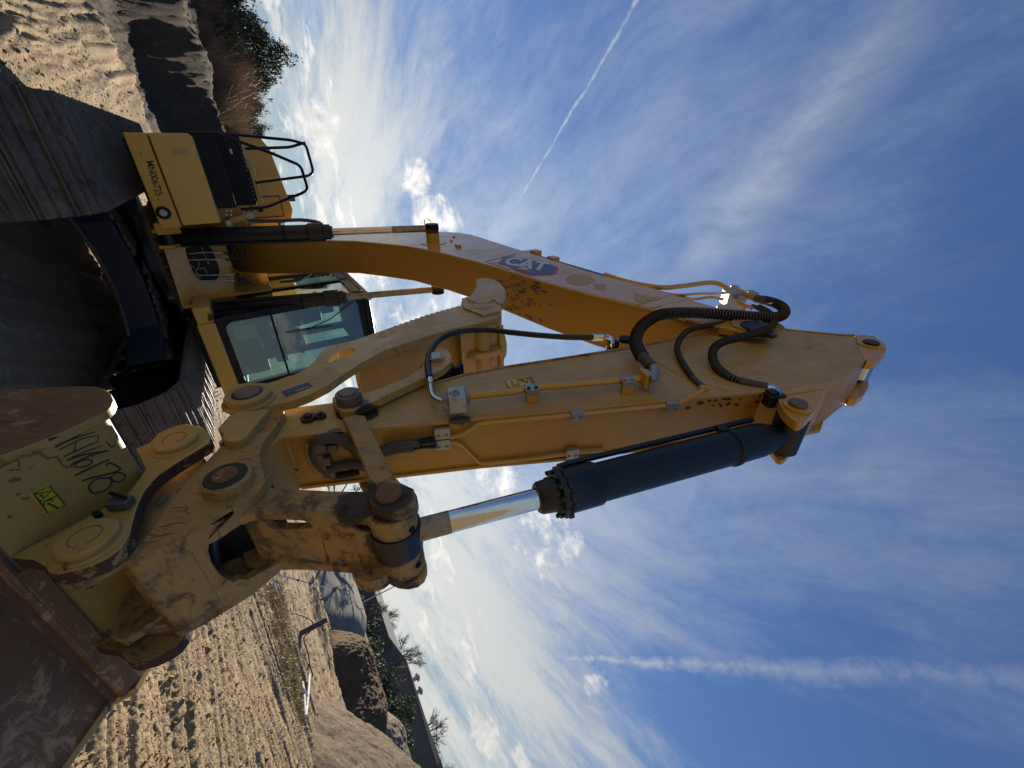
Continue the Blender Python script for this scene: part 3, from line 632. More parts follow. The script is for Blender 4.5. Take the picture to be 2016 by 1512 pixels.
# badge on the boom side
def facepoly(px, X, th=.0015): q = T(X, px); return MB().prism(q, [(p[0] - th, p[1], p[2]) for p in q])
def z1(*pts): return [(640 + x / 3.6, 380 + y / 3.6) for x, y in pts]
bo(facepoly(z1((1228, 500), (1262, 455), (1330, 448), (1600, 505), (1655, 528), (1640, 570), (1590, 582), (1450, 583), (1340, 548), (1310, 520)), BH + .003).build('badge_border', INKP, None))
bo(facepoly(z1((1236, 500), (1266, 460), (1330, 452), (1590, 508), (1636, 530), (1590, 568), (1450, 570), (1345, 538), (1310, 512)), BH + .0045).build('badge_ground', INKN, None))
def P1(x, y, X=BH + .005): return Wp(640 + x / 3.6, 380 + y / 3.6, 0, X)
bo(textmesh('CAT', INKW, None, P1(1262, 505), P1(1568, 560), P1(1310, 450), .002, italic=.1, bold=.035))
bo(facepoly(z1((1362, 540), (1412, 503), (1448, 552)), BH + .0075).build('badge_triangle', INKT, None))
bo(facepoly(z1((1150, 492), (1225, 488), (1300, 520), (1325, 538), (1300, 540)), BH + .003).build('small_label', INKT, None))
for pts in (z1((1700, 600), (1760, 575), (1880, 590), (1920, 620), (1850, 650), (1790, 655), (1720, 635)), z1((1900, 640), (1990, 650), (1980, 690), (1915, 680)), [(1249, 576), (1285, 585), (1300, 582), (1262, 598), (1250, 590)]):
    bo(facepoly(pts, BH + .002).build('old_decal', GHOST, None))
# scrapes on the belly
m = MB()
for i in range(70):
    px = RNG.choice([RNG.normal(1015, 22), RNG.normal(1035, 25)]); py = RNG.uniform(545, 628) + (px - 1015) * .2
    f0 = (px - 932) / 150.
    A_ = np.array(T(BH, [(932, 513)])[0]); B_ = np.array(T(BH, [(1084, 558)])[0]); d = B_ - A_; n = np.cross(d, (1, 0, 0)); n /= np.linalg.norm(n)
    if n.dot(CP - A_) < 0: n = -n
    q = Wpl(px, py, A_ + n * .001, n)
    if abs(q[0]) > BH - .02: continue
    d = d / np.linalg.norm(d); L_ = RNG.uniform(.02, .11); w_ = RNG.uniform(.004, .016); e = d + np.array((RNG.normal(0, .1), 0, 0)); s_ = np.array((1, 0, 0))
    k = [q + n * .002 + e * L_ * (t_ - .5) + s_ * w_ * u_ * RNG.uniform(.4, 1.2) for t_, u_ in ((0, 0), (.2, 1), (.5, .6), (.8, 1), (1, 0), (.7, -1), (.4, -.5), (.2, -1))]
    m.add(k, [tuple(range(8))])
bo(m.build('scrape_marks', GREASE, None))
# pipes along the boom top and the bulkhead at its tip
for (pts, r) in (([(1190, 541), (1240, 556), (1300, 566), (1345, 563), (1390, 557), (1412, 558), (1436, 570)], .024), ([(1250, 557), (1320, 579), (1380, 578), (1428, 578)], .011), ([(1330, 586), (1368, 589), (1400, 585), (1424, 590)], .013)):
    hz = [Wp(a, b, 0, .15 - .02 * i) for i, (a, b) in enumerate(pts)]
    bo(MB().tube(smooth(hz, 5), r, 12).build('hydraulic_pipe', YEL, None))
m = MB(); m.tube([(.12, y, z + .04) for y, z in tq[2:9]], .025, 10); m.tube([(.05, y, z + .04) for y, z in tq[2:9]], .025, 10); bo(m.build('pipe_run', YEL, None))
def pxbox(m, a, b, X, d, ra=(0, 0)):   # box with one face spanning two traced corners in the plane X
    A = Wp(*a, 0, X); B = Wp(*b, 0, X); m.box((X - d / 2, (A[1] + B[1]) / 2, (A[2] + B[2]) / 2), (d, abs(A[1] - B[1]) + .01, abs(A[2] - B[2]) + .01)); return m
bxx = Wp(1438, 586, 0, .10)
Rt = np.array([[1, 0, 0], [0, math.cos(-.5), -math.sin(-.5)], [0, math.sin(-.5), math.cos(-.5)]])
m = MB(); m.box(bxx, (.13, .13, .11), Rt); bo(m.build('bulkhead_clamp', GALV, None, .008))
m = MB()
for (a, b, s) in ((1447, 568, .05), (1460, 590, .045), (1480, 580, .06)): m.box(Wp(a, b, 0, .12), (s, s * 1.6, s * 1.2), Rt)
bo(m.build('hose_coupling', GALV, None, .006))
m = MB(); m.tube([Wp(1440, 570, 0, .12), Wp(1470, 582, 0, .12), Wp(1494, 589, 0, .12)], .032, 14); m.tube([Wp(1452, 597, 0, .11), Wp(1480, 607, 0, .11)], .018, 12); bo(m.build('pipe_end', YELW, None))
m = MB(); q = T(.13, [(1412, 600), (1430, 598), (1470, 606), (1455, 612), (1440, 614), (1412, 606)]); m.xprism([(p[1], p[2]) for p in q], .13, 0); bo(m.build('bulkhead_bracket', YEL, None, .004))
# ---------------------------------------------------------------- boom cylinders
for sx in (1, -1):
    a = np.array((sx * .43, 1.355, 1.19)); b = np.array((sx * .40, CT[0], CT[1])); L_ = np.linalg.norm(b - a); d = (b - a) / L_
    BC = empty('boom_cylinder', a, EX)
    bl = 1.75
    m = MB().lathe(a, b, [(.06, .05), (.12, .088), (.16, .092), (bl - .28, .092), (bl - .27, .108), (bl - .10, .108), (bl - .095, .088), (bl - .03, .088), (bl - .025, .07), (bl, .066)], 32)
    xcyl(m, a, .085, a[0] - .06, a[0] + .06); m.tube([a + d * .1 + np.array((-.085 * sx, .06, 0)), a + d * (bl - .3) + np.array((-.085 * sx, .06, 0))], .016, 10)
    child(m.build('barrel', CYLB, None, .003), BC)
    m = MB().lathe(a, b, [(bl - .05, .042), (L_ - .5, .042)], 24); child(m.build('rod', CHR if sx > 0 else CHRW, None), BC)
    m = MB().lathe(a, b, [(L_ - .5, .0425), (L_ - .08, .0425)], 24); child(m.build('rod_end_section', CHRW, None), BC)
    m = MB(); xcyl(m, b, .085, b[0] - .055, b[0] + .055); m.box(b + np.array((.0, -.02, .075)), (.06, .05, .04)); child(m.build('rod_eye', BLK, None, .004), BC)
    m = MB().lathe(a, b, [(bl - .55, .098), (bl - .52, .098)], 24); q = a + d * .45; m.lathe(q - d * .02, q + d * .02, [(0, .1), (.03, .1)], 24); child(m.build('hose_band', BLK, None), BC)
    MB_ = MB(); MB_.cyl((a[0] - .12, a[1], a[2]), (a[0] + .12, a[1], a[2]), .045); child(MB_.build('pin', YELW, None), BC)
m = MB().tube(smooth([Wp(836, 441, 0, .44), Wp(836, 434, 0, .44), Wp(842, 431, 0, .44), Wp(848, 436, 0, .44)], 5), .006, 6); m.build('grease_line', BLK, EX)
# loop hose behind left cylinder
hose('cab_side_hose', RUBD, [Wp(a, b, 0, -.30) for a, b in ((552, 555), (585, 552), (600, 545), (612, 538))], .018)

# ================================================================== STICK
SK = empty('stick', (0, 6.1, 4.8), EX)
def st(o): return child(o, SK)
SH = .155
up = [(560, 804), (700, 787), (800, 771), (917, 739), (989, 725), (1100, 708), (1239, 686), (1328, 669), (1433, 649), (1517, 647), (1658, 661), (1683, 661)]
ear = [(1700, 659), (1722, 663), (1742, 677), (1745, 690), (1738, 703), (1722, 713)]
fa = [(1708, 708), (1680, 727), (1644, 754)]
lo = [(1528, 767), (1420, 776), (1300, 788), (1119, 807), (944, 820), (800, 834), (678, 846), (560, 858)]
nose = [(515, 890), (470, 905), (440, 905), (430, 870), (470, 830)]
out = up + fa + lo + nose
stq = [(p[1], p[2]) for p in T(SH, out)]
nu, nf, nl = len(up), len(fa), len(lo)
m = MB(); m.xprism(stq, SH, -SH); sbody = st(m.build('stick_body', [YELD, YELF], None, .005))
for p in sbody.data.polygons:
    if abs(p.normal.x) < .5: p.material_index = 1
# side plates stand slightly proud of the front plate: a lip along the edges
def inwards(q, d):
    q = [np.array(p) for p in q]; c = sum(q) / len(q); r = []
    for i, p in enumerate(q):
        a = q[max(i - 1, 0)]; b = q[min(i + 1, len(q) - 1)]; tt = b - a; tt /= np.linalg.norm(tt); n = np.array((-tt[1], tt[0])); n = n if n.dot(c - p) > 0 else -n; r.append(p + n * d)
    return r
frontq = [np.array(q) for q in stq[nu + nf - 1:nu + nf + nl]]; backq = [np.array(q) for q in stq[:nu]]
def outoff(p0, p1, d):
    tt = p1 - p0; tt = tt / np.linalg.norm(tt); n = np.array((-tt[1], tt[0])); return n if n[0] > 0 else -n
nF = outoff(frontq[0], frontq[-1], 1); nB = -outoff(backq[0], backq[-1], 1)
for sx in (1, -1):
    m = MB(); A = [q + nF * .016 for q in frontq]; Bq = [q - nF * .02 for q in frontq]; m.xprism([tuple(q) for q in A + Bq[::-1]], sx * (SH - .016), sx * (SH + .002))
    st(m.build('side_plate_lip', YELF, None, .003))
m = MB(); A = [q + nB * .014 for q in backq[1:]]; Bq = [q - nB * .004 for q in backq[1:]]; m.xprism([tuple(q) for q in A + Bq[::-1]], SH + .008, -SH - .008); st(m.build('back_plate_edge', YELW, None, .003))
# top end: ear for the stick cylinder, tapered face and gussets
eq = [(p[1], p[2]) for p in T(.10, [(1660, 662)] + ear + [(1706, 712), (1672, 730)])]
for sx in (1, -1):
    m = MB(); q = [(p[1], p[2]) for p in T(SH, [(1684, 661)] + ear + [(1706, 712), (1697, 700)])]; m.xprism(q, sx * (SH + .003), sx * (SH - .05)); cc_ = Wp(1713, 679, 0, SH); xcyl(m, cc_, .075, sx * (SH - .01), sx * (SH + .012)); st(m.build('rod_ear', YEL, None, .006))
m = MB(); cc_ = Wp(1713, 679, 0, SH); xcyl(m, cc_, .045, -SH - .02, SH + .025); st(m.build('rod_ear_pin', GREASE, None, .004))
# front bracket for bucket cylinder: side ears and sloping plates
bc = Wp(1568, 803, 0, .15)
for sx in (1, -1):
    m = MB(); q = [(p[1], p[2]) for p in T(.15, [(1535, 770), (1600, 762), (1618, 775), (1604, 808), (1580, 832), (1560, 826), (1538, 800)])]; q_ = [tuple(k_) for k_ in smooth(q, 4, True)]; f_ = 1 if sx > 0 else .72; q_ = [(bc[1] + (a_ - bc[1]) * f_, bc[2] + (b_ - bc[2]) * f_) for a_, b_ in q_]; m.xprism(q_, sx * (.151 if sx > 0 else .135), sx * .105); xcyl(m, bc, .062 * f_, sx * .13, sx * (.168 if sx > 0 else .142)); st(m.build('cylinder_ear', YEL, None, .006))
m = MB(); xcyl(m, bc, .042, -.145, .185); st(m.build('cylinder_pin', PINM, None, .004))
m = MB(); q = [(p[1], p[2]) for p in T(.15, [(1500, 770), (1640, 752), (1622, 772), (1540, 786)])]; m.xprism(q, .15, -.15); st(m.build('end_gusset', YEL, None, .01))
for sx in (1, -1):
    m = MB(); q = [(p[1], p[2]) for p in T(.155, [(1535, 770), (1660, 745), (1655, 760), (1540, 779)])]; m.xprism(q, sx * .159, sx * .135); st(m.build('edge_stiffener', YEL, None, .006))
# boom pin boss
pc = Wp(1484, 640, 0, SH); m = MB(); xcyl(m, pc, .20, SH - .01, SH + .006, 48); st(m.build('boom_pin_boss', YELD, None, .004))
pc2 = Wp(1489, 648, 0, .22); m = MB(); xcyl(m, pc2, .10, .20, .245); m.box((.23, pc2[1] + .10, pc2[2] - .05), (.02, .10, .05)); st(m.build('boom_pin', GREASE, None, .004))
m = MB(); xcyl(m, Wp(1473, 640, 0, .23), .11, .215, .235); xcyl(m, Wp(1473, 640, 0, .23), .14, .19, .216); bo(m.build('fork_boss', YELW, None, .004))
# weld line across the flank
m = MB(); m.tube([Wp(1272, 700, 0, SH + .001), Wp(1345, 743, 0, SH + .001), Wp(1435, 770, 0, SH + .001)], .003, 5); m.tube([tuple(np.append([-.155], q)) for q in []] or [Wp(1272, 700, 0, SH), Wp(1273, 701, 0, SH)], .003, 5); st(m.build('weld_seam', YELD, None))
# yellow warning decal
def z3(*pts): return [(800 + x / 3.6, 640 + y / 3.6) for x, y in pts]
st(facepoly(z3((700, 395), (890, 358), (915, 415), (810, 430), (722, 440)), SH + .003).build('warning_decal', INKY, None))
st(facepoly(z3((862, 366), (890, 360), (913, 412), (885, 412)), SH + .0045).build('decal_band', flat('red_ink', (.35, .08, .04)), None))
m = MB()
for a, b in (((790, 385), (862, 372)), ((862, 372), (858, 408)), ((858, 408), (790, 385))): m.tube([P_ for P_ in T(SH + .005, z3(a, b))], .0016, 5)
for a, b in (((782, 382), (800, 432)), ((812, 388), (850, 396)), ((742, 398), (758, 418)), ((752, 426), (786, 420)), ((700, 395), (722, 438)), ((745, 405), (756, 402))): m.tube([P_ for P_ in T(SH + .005, z3(a, b))], .0016, 5)
st(m.build('decal_drawing', INKB, None))
# big pipe with stand-off clamps, valve block and elbow
XPp = .215
pp = [(922, 780), (960, 776), (1000, 772), (1024, 768), (1045, 764), (1120, 758), (1225, 748), (1262, 745)]
st(MB().tube(smooth(T(XPp, pp), 3), .0185, 16).build('hydraulic_pipe', YEL, None))
for (a, b, w) in (((1045, 764), 0, 14), ((1232, 748), 0, 14)):
    m = MB(); q = Wp(a[0], a[1], 0, XPp); dq = Wp(a[0] + 20, a[1] - 2, 0, XPp) - q; dq /= np.linalg.norm(dq); nn = np.cross(dq, (1, 0, 0)); nn /= np.linalg.norm(nn); Rm = np.array([(1, 0, 0), dq, nn]).T
    if nn[1] < 0: nn = -nn; Rm = np.array([(1, 0, 0), dq, nn]).T
    m.tube([q - dq * .035, q + dq * .035], .0225, 16); m.box(q + nn * .03 + np.array((-.002, 0, 0)), (.036, .07, .03), Rm); st(m.build('pipe_clamp', GALV, None, .003))
    m = MB()
    for s in (-1, 1): p_ = q + nn * .034 + dq * .019 * s; m.tube([p_ + np.array((.01, 0, 0)), p_ + np.array((.026, 0, 0))], .0085, 6)
    st(m.build('clamp_bolt', BLK if a[0] < 1100 else GALV, None))
    m = MB(); m.box((SH + .022, (q + nn * .03)[1], (q + nn * .03)[2]), (.05, .062, .03), Rm); st(m.build('clamp_stand', YEL, None, .003))
Rs = Rm
m = MB(); q = Wp(900, 787, 0, .235); m.box(q, (.085, .085, .115), Rs); st(m.build('valve_block', GALV, None, .006))
m = MB(); q2 = Wp(877, 790, 0, .225); m.box(q2, (.06, .03, .075), Rs); m.box(Wp(921, 782, 0, .22), (.05, .02, .06), Rs); st(m.build('flange_block', CHRW, None, .004))
m = MB(); q3 = Wp(895, 772, 0, .28); m.tube([(q3[0] - .03, q3[1], q3[2]), (q3[0], q3[1], q3[2]), (q3[0] + .004, q3[1], q3[2])], [.024, .024, .018], 20); m.tube([(q3[0], q3[1], q3[2]), (q3[0] + .012, q3[1], q3[2])], .009, 6); st(m.build('valve_cap', CHRW, None))
m = MB(); q = Wp(1268, 745, 0, .22); m.box(q, (.085, .03, .085), Rs); st(m.build('pipe_flange', YEL, None, .008))
m = MB(); m.box(Wp(1276, 746, 0, .222), (.08, .02, .075), Rs); m.tube(smooth(T(.24, [(1278, 746), (1288, 742), (1290, 732), (1284, 722), (1276, 714)]), 4), .024, 14); st(m.build('hose_elbow', GALV, None, .004))
m = MB(); e = T(.215, [(847, 755), (848, 768), (852, 780), (864, 788), (878, 790)]); m.tube(smooth(e, 4), .013, 12); m.tube(T(.215, [(846, 742), (847, 757)]), .0185, 14); st(m.build('hose_end_fitting', CHR, None))
m = MB(); e = T(.16, [(1186, 664), (1196, 662), (1204, 668), (1206, 680)]); m.tube(smooth(e, 4), .016, 12); m.tube(T(.16, [(1166, 664), (1188, 664)]), .024, 14); st(m.build('hose_end_fitting', CHR, None))
m = MB(); m.box(Wp(1206, 682, 0, .13), (.08, .07, .05), Rs); st(m.build('port_block', BLK, None, .005))
# thumb cylinder top eye peeping over the stick's back edge
m = MB(); c_ = Wp(1231, 671, 0, .12); xcyl(m, c_, .07, -.1, .12); st(m.build('thumb_cylinder_eye', YELD, None, .005))
m = MB(); xcyl(m, c_, .045, -.12, .145); st(m.build('thumb_cylinder_pin', BLK, None, .008))
# small pipes on the front plate
FA = np.array((SH,) + tuple(frontq[-1])); FN = np.array((0, nF[0], nF[1]))
def F(px, py, off=.02, i=None):
    # nearest segment of the slightly bent front plate
    best = None
    for j in range(len(frontq) - 1):
        a, b = frontq[j], frontq[j + 1]; tt = (b - a) / np.linalg.norm(b - a); n = np.array((-tt[1], tt[0])); n = n if n[0] > 0 else -n
        q = Wpl(px, py, (0, a[0] + n[0] * off, a[1] + n[1] * off), (0, n[0], n[1])); s = (q[1:] - a).dot(tt) / np.linalg.norm(b - a); e = 0 if 0 <= s <= 1 else min(abs(s), abs(s - 1))
        if best is None or e < best[0]: best = (e, q)
    return best[1]
pa = [(884, 862), (900, 858), (915, 852), (936, 838), (950, 833), (1050, 824), (1130, 816), (1230, 806), (1318, 797), (1342, 791), (1372, 775), (1385, 766)]
pb = [(884, 872), (900, 873), (912, 880), (935, 903), (944, 911), (960, 912), (1040, 904), (1128, 892), (1190, 887)]
st(MB().tube(smooth([F(*p) for p in pa], 3), .010, 10).build('small_pipe', YEL, None)); st(MB().tube(smooth([F(*p) for p in pb], 3), .010, 10).build('small_pipe', YEL, None))
for (a, b, w, d) in ((1136, 820, .07, .05), (1324, 801, .07, .05), (1127, 894, .07, .06), (871, 854, .075, .06), (872, 876, .075, .06)):
    q = F(a, b, .028); q0 = F(a + 15, b - 1.5, .028); dq = (q0 - q) / np.linalg.norm(q0 - q); dq[0] = 0; dq /= np.linalg.norm(dq); nn = np.cross((1, 0, 0), dq); nn = nn if nn[1] > 0 else -nn; Rm = np.array([(1, 0, 0), dq, nn]).T
    m = MB(); m.box(q, (d, w, .012), Rm); m.box(q - nn * .014 + np.array((.018, 0, 0)), (d * .4, w, .02), Rm); st(m.build('pipe_clamp', GALV, None, .003))
    m = MB()
    for s in (-1, 1): p_ = q + dq * .019 * s + np.array((-.012, 0, 0)); m.tube([p_, p_ + nn * .014], .009, 6)
    st(m.build('clamp_bolt', GALV, None))
# hose cluster at the lower front plate
for pts, r in ((((812, 873), (835, 868), (855, 866)), .014), (((812, 881), (835, 877), (858, 876)), .014), (((750, 886), (780, 877), (812, 873), (826, 872)), .018), (((752, 893), (782, 885), (815, 882)), .018),
               (((628, 866), (650, 862), (680, 868), (706, 880), (716, 890)), .022), (((628, 866), (618, 880), (622, 905), (640, 925), (650, 935)), .02), (((640, 930), (670, 918), (700, 914), (720, 920)), .02), (((650, 936), (680, 934), (705, 928)), .016)):
    q = [F(a, b, .045) for a, b in pts]; o = MB().tube(smooth(q, 6), r * 1.15, 10).build('grease_hose', RUBD if r > .017 else BLK, None); st(o)
m = MB()
for (a, b, s) in ((848, 867, .03), (853, 876, .03), (630, 880, .05), (640, 905, .045), (655, 880, .035), (648, 928, .05), (838, 870, .034)): m.box(F(a, b, .04), (s, s * 1.2, s), Rs)
for i in range(7): m.box(F(622 + i * 3, 868 + i * 10, .04 + .01 * (i % 2)), (.03, .028, .03), Rs)
st(m.build('hose_connector', PINM, None, .004))
m = MB(); q = [F(a, b, .004) for a, b in ((600, 872), (660, 866), (690, 884), (700, 905), (668, 925), (620, 928), (606, 905))]; m.prism([tuple(p) for p in q], [tuple(p + FN * .022) for p in q]); st(m.build('raised_pad', YELW, None, .005))
m = MB(); m.add([F(*p, .006) for p in ((556, 914), (575, 918), (590, 928), (574, 926), (566, 932), (556, 920))], [tuple(range(6))]); st(m.build('grease_smear', GREASE, None))
m = MB()
for (a, b, r) in ((608, 826, .035), (632, 822, .025)): c_ = Wp(a, b, 0, SH); xcyl(m, c_, r, SH - .01, SH + .018); xcyl(m, c_, r * .5, SH, SH + .03)
st(m.build('grease_plug', GREASE, None, .004))
m = MB()
for i in range(26):
    a = RNG.normal(1465, 55); b = RNG.normal(790, 9) - (a - 1465) * .06; q = F(a, b, .003)
    if abs(q[0]) < SH - .02: r = RNG.uniform(.004, .014); m.add([q + np.array((math.cos(t_) * r * RNG.uniform(.4, 1.3), 0, 0)) + np.append(0, frontq[0] - frontq[-1]) / np.linalg.norm(frontq[0] - frontq[-1]) * math.sin(t_) * r * RNG.uniform(.5, 2) for t_ in np.linspace(0, 5.6, 7)], [tuple(range(7))])
st(m.build('scrape_marks', GREASE, None))
# hoses from boom to stick
st(MB().tube(smooth(T(.22, [(846, 744), (842, 715), (848, 690), (863, 671), (886, 658), (920, 651), (962, 650), (1010, 655), (1060, 660), (1120, 664), (1168, 664)]), 6), .0185, 16).build('smooth_hose', RUB, None))
def P2(lst): return [Wp(1100 + x / 3.6, 480 + y / 3.6, 0, X) for x, y, X in lst]
st(MB().tube(P2([(655, 870, .24), (600, 810, .25), (590, 795, .255)]), .032, 14).build('hose_sleeve', RUBD, None))
st(MB().ribbed(P2([(590, 800, .25), (560, 745, .26), (545, 680, .27), (575, 600, .28), (650, 535, .29), (750, 497, .29), (950, 488, .28), (1200, 503, .26), (1400, 518, .24), (1540, 520, .22), (1600, 490, .19), (1580, 445, .16), (1510, 412, .14), (1430, 395, .12)]), .034, .019, .13, 16).build('corrugated_hose', [RUB, RIB], None))
st(MB().tube(P2([(1400, 388, .12), (1440, 398, .125), (1490, 410, .13)]), .036, 14).build('hose_sleeve', RUBD, None))
st(MB().ribbed(P2([(945, 945, .17), (900, 880, .175), (855, 800, .18), (838, 735, .20), (870, 660, .22), (940, 605, .23), (1100, 575, .22), (1300, 555, .18), (1450, 545, .13), (1480, 500, .10), (1420, 460, .09), (1370, 440, .09)]), .0165, .012, .12, 12).build('corrugated_hose', [RUB, RIB], None))
st(MB().tube(P2([(1025, 1020, .16), (985, 985, .165), (945, 945, .17)]), .017, 12).build('hose_sleeve', RUBD, None))
st(MB().ribbed(P2([(1280, 975, .16), (1200, 938, .17), (1125, 880, .18), (1090, 805, .20), (1105, 735, .22), (1180, 690, .24), (1300, 660, .25), (1430, 622, .25), (1500, 590, .23), (1525, 545, .19), (1490, 490, .14), (1420, 450, .10)]), .0225, .014, .13, 14).build('corrugated_hose', [RUB, RIB], None))
st(MB().tube(P2([(1470, 1018, .15), (1380, 1000, .155), (1280, 975, .16)]), .026, 14).build('hose_sleeve', RUBD, None))
st(MB().tube(smooth(P2([(1460, 1018, .15), (1520, 1025, .15), (1550, 1055, .15), (1545, 1085, .15)]), 4), .022, 12).build('hose_end_fitting', CHR, None))
m = MB(); q = Wp(1385, 766, 0, .16); m.box(q, (.03, .05, .03), Rs); m.box(Wp(1383, 762, 0, .17), (.02, .03, .02), Rs); st(m.build('pipe_union', YEL, None, .003))
# ---------------------------------------------------------------- stick cylinder above the boom
a = np.array((0, 3.0, tq[4][1] + .33)); b = np.array((0, cc_[1], cc_[2])); b = np.array((0, Wp(1713, 679, 0, SH)[1], Wp(1713, 679, 0, SH)[2])); d = (b - a) / np.linalg.norm(b - a); L_ = np.linalg.norm(b - a)
SC = empty('stick_cylinder', a, EX)
m = MB().lathe(a, b, [(.0, .09), (.1, .105), (2.2, .105), (2.21, .12), (2.35, .12), (2.36, .07)], 28); child(m.build('barrel', CYLB, None), SC)
m = MB().lathe(a, b, [(2.3, .05), (L_ - .06, .05)], 24); xcyl(m, b, .07, -.07, .07); child(m.build('rod', CHR, None), SC)
m = MB(); m.xprism([(a[1] - .2, tq[4][1] - .25), (a[1] + .25, tq[4][1] - .1), (a[1] + .06, a[2] + .07), (a[1] - .06, a[2] + .07)], -.13, -.10); m.xprism([(a[1] - .2, tq[4][1] - .25), (a[1] + .25, tq[4][1] - .1), (a[1] + .06, a[2] + .07), (a[1] - .06, a[2] + .07)], .13, .10); bo(m.build('stick_cylinder_bracket', YEL, None, .006))
# ---------------------------------------------------------------- bucket cylinder
la = Wp(765, 970, 0, .22); a = np.array((0, la[1], la[2])); b = np.array((0, bc[1], bc[2])); L_ = np.linalg.norm(b - a); d = (b - a) / L_
side = np.cross(d, (1, 0, 0))
KC = empty('bucket_cylinder', a, EX)
m = MB().lathe(a, b, [(.06, .0445), (.20, .0445)], 32); child(m.build('rod_neck', CHRW, None), KC)
m = MB().lathe(a, b, [(.195, .044), (.75, .044)], 40); child(m.build('rod', CHR, None), KC)
h0 = L_ - np.linalg.norm(b - Wp(1040, 975, 0, 0))
h0 = .58
br = .085
m = MB().lathe(a, b, [(h0 - .012, .06), (h0, .068), (h0 + .07, .074), (h0 + .075, .100), (h0 + .105, .102), (h0 + .11, .096), (h0 + .25, .096), (h0 + .26, .090), (h0 + .28, .086), (L_ - .20, .086), (L_ - .16, .080), (L_ - .10, .06), (L_ - .04, .055)], 44)
xcyl(m, b, .075, -.10, .10); child(m.build('barrel', CYLB, None, .002), KC)
m = MB()
for i in range(12):
    an = 2 * math.pi * i / 12; r_ = .094; c0 = a + d * (h0 + .06) + (np.array((1, 0, 0)) * math.cos(an) + side * math.sin(an)) * r_; m.tube([c0, c0 + d * .03], .010, 6)
    c0 = a + d * (h0 + .10) + (np.array((1, 0, 0)) * math.cos(an) + side * math.sin(an)) * (r_ + .002); m.tube([c0, c0 + d * .016], .019, 10)
child(m.build('head_bolt', CYLB, None), KC)
m = MB().lathe(a, b, [(h0 + .252, .091), (h0 + .262, .096), (h0 + .272, .091)], 40); m.lathe(a, b, [(L_ - .38, .087), (L_ - .375, .094), (L_ - .355, .094), (L_ - .35, .087)], 40); child(m.build('barrel_band', CYLB, None), KC)
for sx in (.062, ):
    up_ = -side if (-side)[1] < 0 else side
    q0 = a + d * (h0 + .12) + np.array((sx, 0, 0)) + up_ * .075; q1 = a + d * (L_ - .16) + np.array((sx, 0, 0)) + up_ * .085
    qm = a + d * (h0 + .55) + np.array((sx, 0, 0)) + up_ * .09
    child(MB().tube(smooth([q0 + up_ * .012, q0 + d * .1 + up_ * .018, qm, q1], 6), .014, 10).build('side_pipe', CYLB, None), KC)
m = MB(); q = Wp(1523, 786, 0, .13); m.box(q, (.07, .09, .06), Rs); m.box(Wp(1518, 778, 0, .15), (.06, .05, .05), Rs); child(m.build('port_block', CYLB, None, .006), KC)
m = MB(); m.box(a + d * (L_ - .38) + np.array((.07, 0, 0)) + up_ * .06, (.03, .05, .05), Rs); child(m.build('band_clamp', CYLB, None, .004), KC)
m = MB(); q = Wp(1508, 880, 0, -.13); m.box(q, (.05, .08, .06), Rs); child(m.build('far_port_block', CYLB, None, .005), KC)
child(MB().tube(smooth([Wp(1463, 886, 0, -.10), Wp(1480, 891, 0, -.13), Wp(1498, 888, 0, -.13)], 5), .012, 10).build('far_hose', RUBD, None), KC)

# ================================================================== THUMB
TX = .22
TH = empty('thumb', (0, 5.4, 1.74), EX)
def th(o): return child(o, TH)
def z4(*p): return [(340 + x / 3.6, 520 + y / 3.6) for x, y in p]
def z7(*p): return [(380 + x / 7.2, 740 + y / 7.2) for x, y in p]
tup = z7((450, 340), (455, 270), (520, 190), (640, 120), (800, 95), (960, 105), (1060, 104), (1180, 70), (1340, 8)) + z4((850, 788), (950, 740), (1015, 678), (1062, 612), (1112, 578), (1290, 540), (1430, 490), (1565, 443))
teeth = []
n = 13; A_ = np.array((776., 643.)); B_ = np.array((909., 602.))
for i in range(n):
    f0 = i / n; p = A_ + (B_ - A_) * f0 + np.array((0, 2.2 * math.sin(f0 * 3.1) * -1)); teeth.append((p[0] + 1, p[1] - 2.0)); p2 = A_ + (B_ - A_) * (f0 + .82 / n) + np.array((0, 2.2 * math.sin(f0 * 3.1) * -1)); teeth.append((p2[0], p2[1] + .2))
tdn = [(910, 588), (920, 584), (937, 602), (985, 612), (986, 622), (972, 628), (945, 636), (900, 645), (840, 662), (798, 676), (757, 690), (715, 712), (673, 739), (645, 759), (607, 778), (575, 790)] + z7((1270, 385), (1100, 428), (1000, 448), (880, 470), (740, 478), (600, 462), (500, 425))
slot = z4((1100, 690), (1130, 645), (1180, 615), (1280, 597), (1297, 604), (1290, 622), (1265, 640), (1180, 662), (1135, 690), (1108, 697))
from mathutils.geometry import tessellate_polygon
def holed(m, xa, xb, outer, hole):
    A = [(xa, *p) for p in outer] + [(xa, *p) for p in hole]; tr = tessellate_polygon([[Vector((0, *p)) for p in outer], [Vector((0, *p)) for p in hole]])
    m.add(A, [tuple(f) for f in tr]); m.add([(xb, *p) for p in outer] + [(xb, *p) for p in hole], [tuple(f)[::-1] for f in tr])
    for q in (outer, hole): k = len(q); m.add([(xa, *p) for p in q] + [(xb, *p) for p in q], [(i, (i + 1) % k, k + (i + 1) % k, k + i) for i in range(k)])
    return m
def keyhole(outer, hole, io, ih): return outer[:io + 1] + hole[ih:] + hole[:ih + 1] + outer[io:]
tout = tup + teeth + tdn
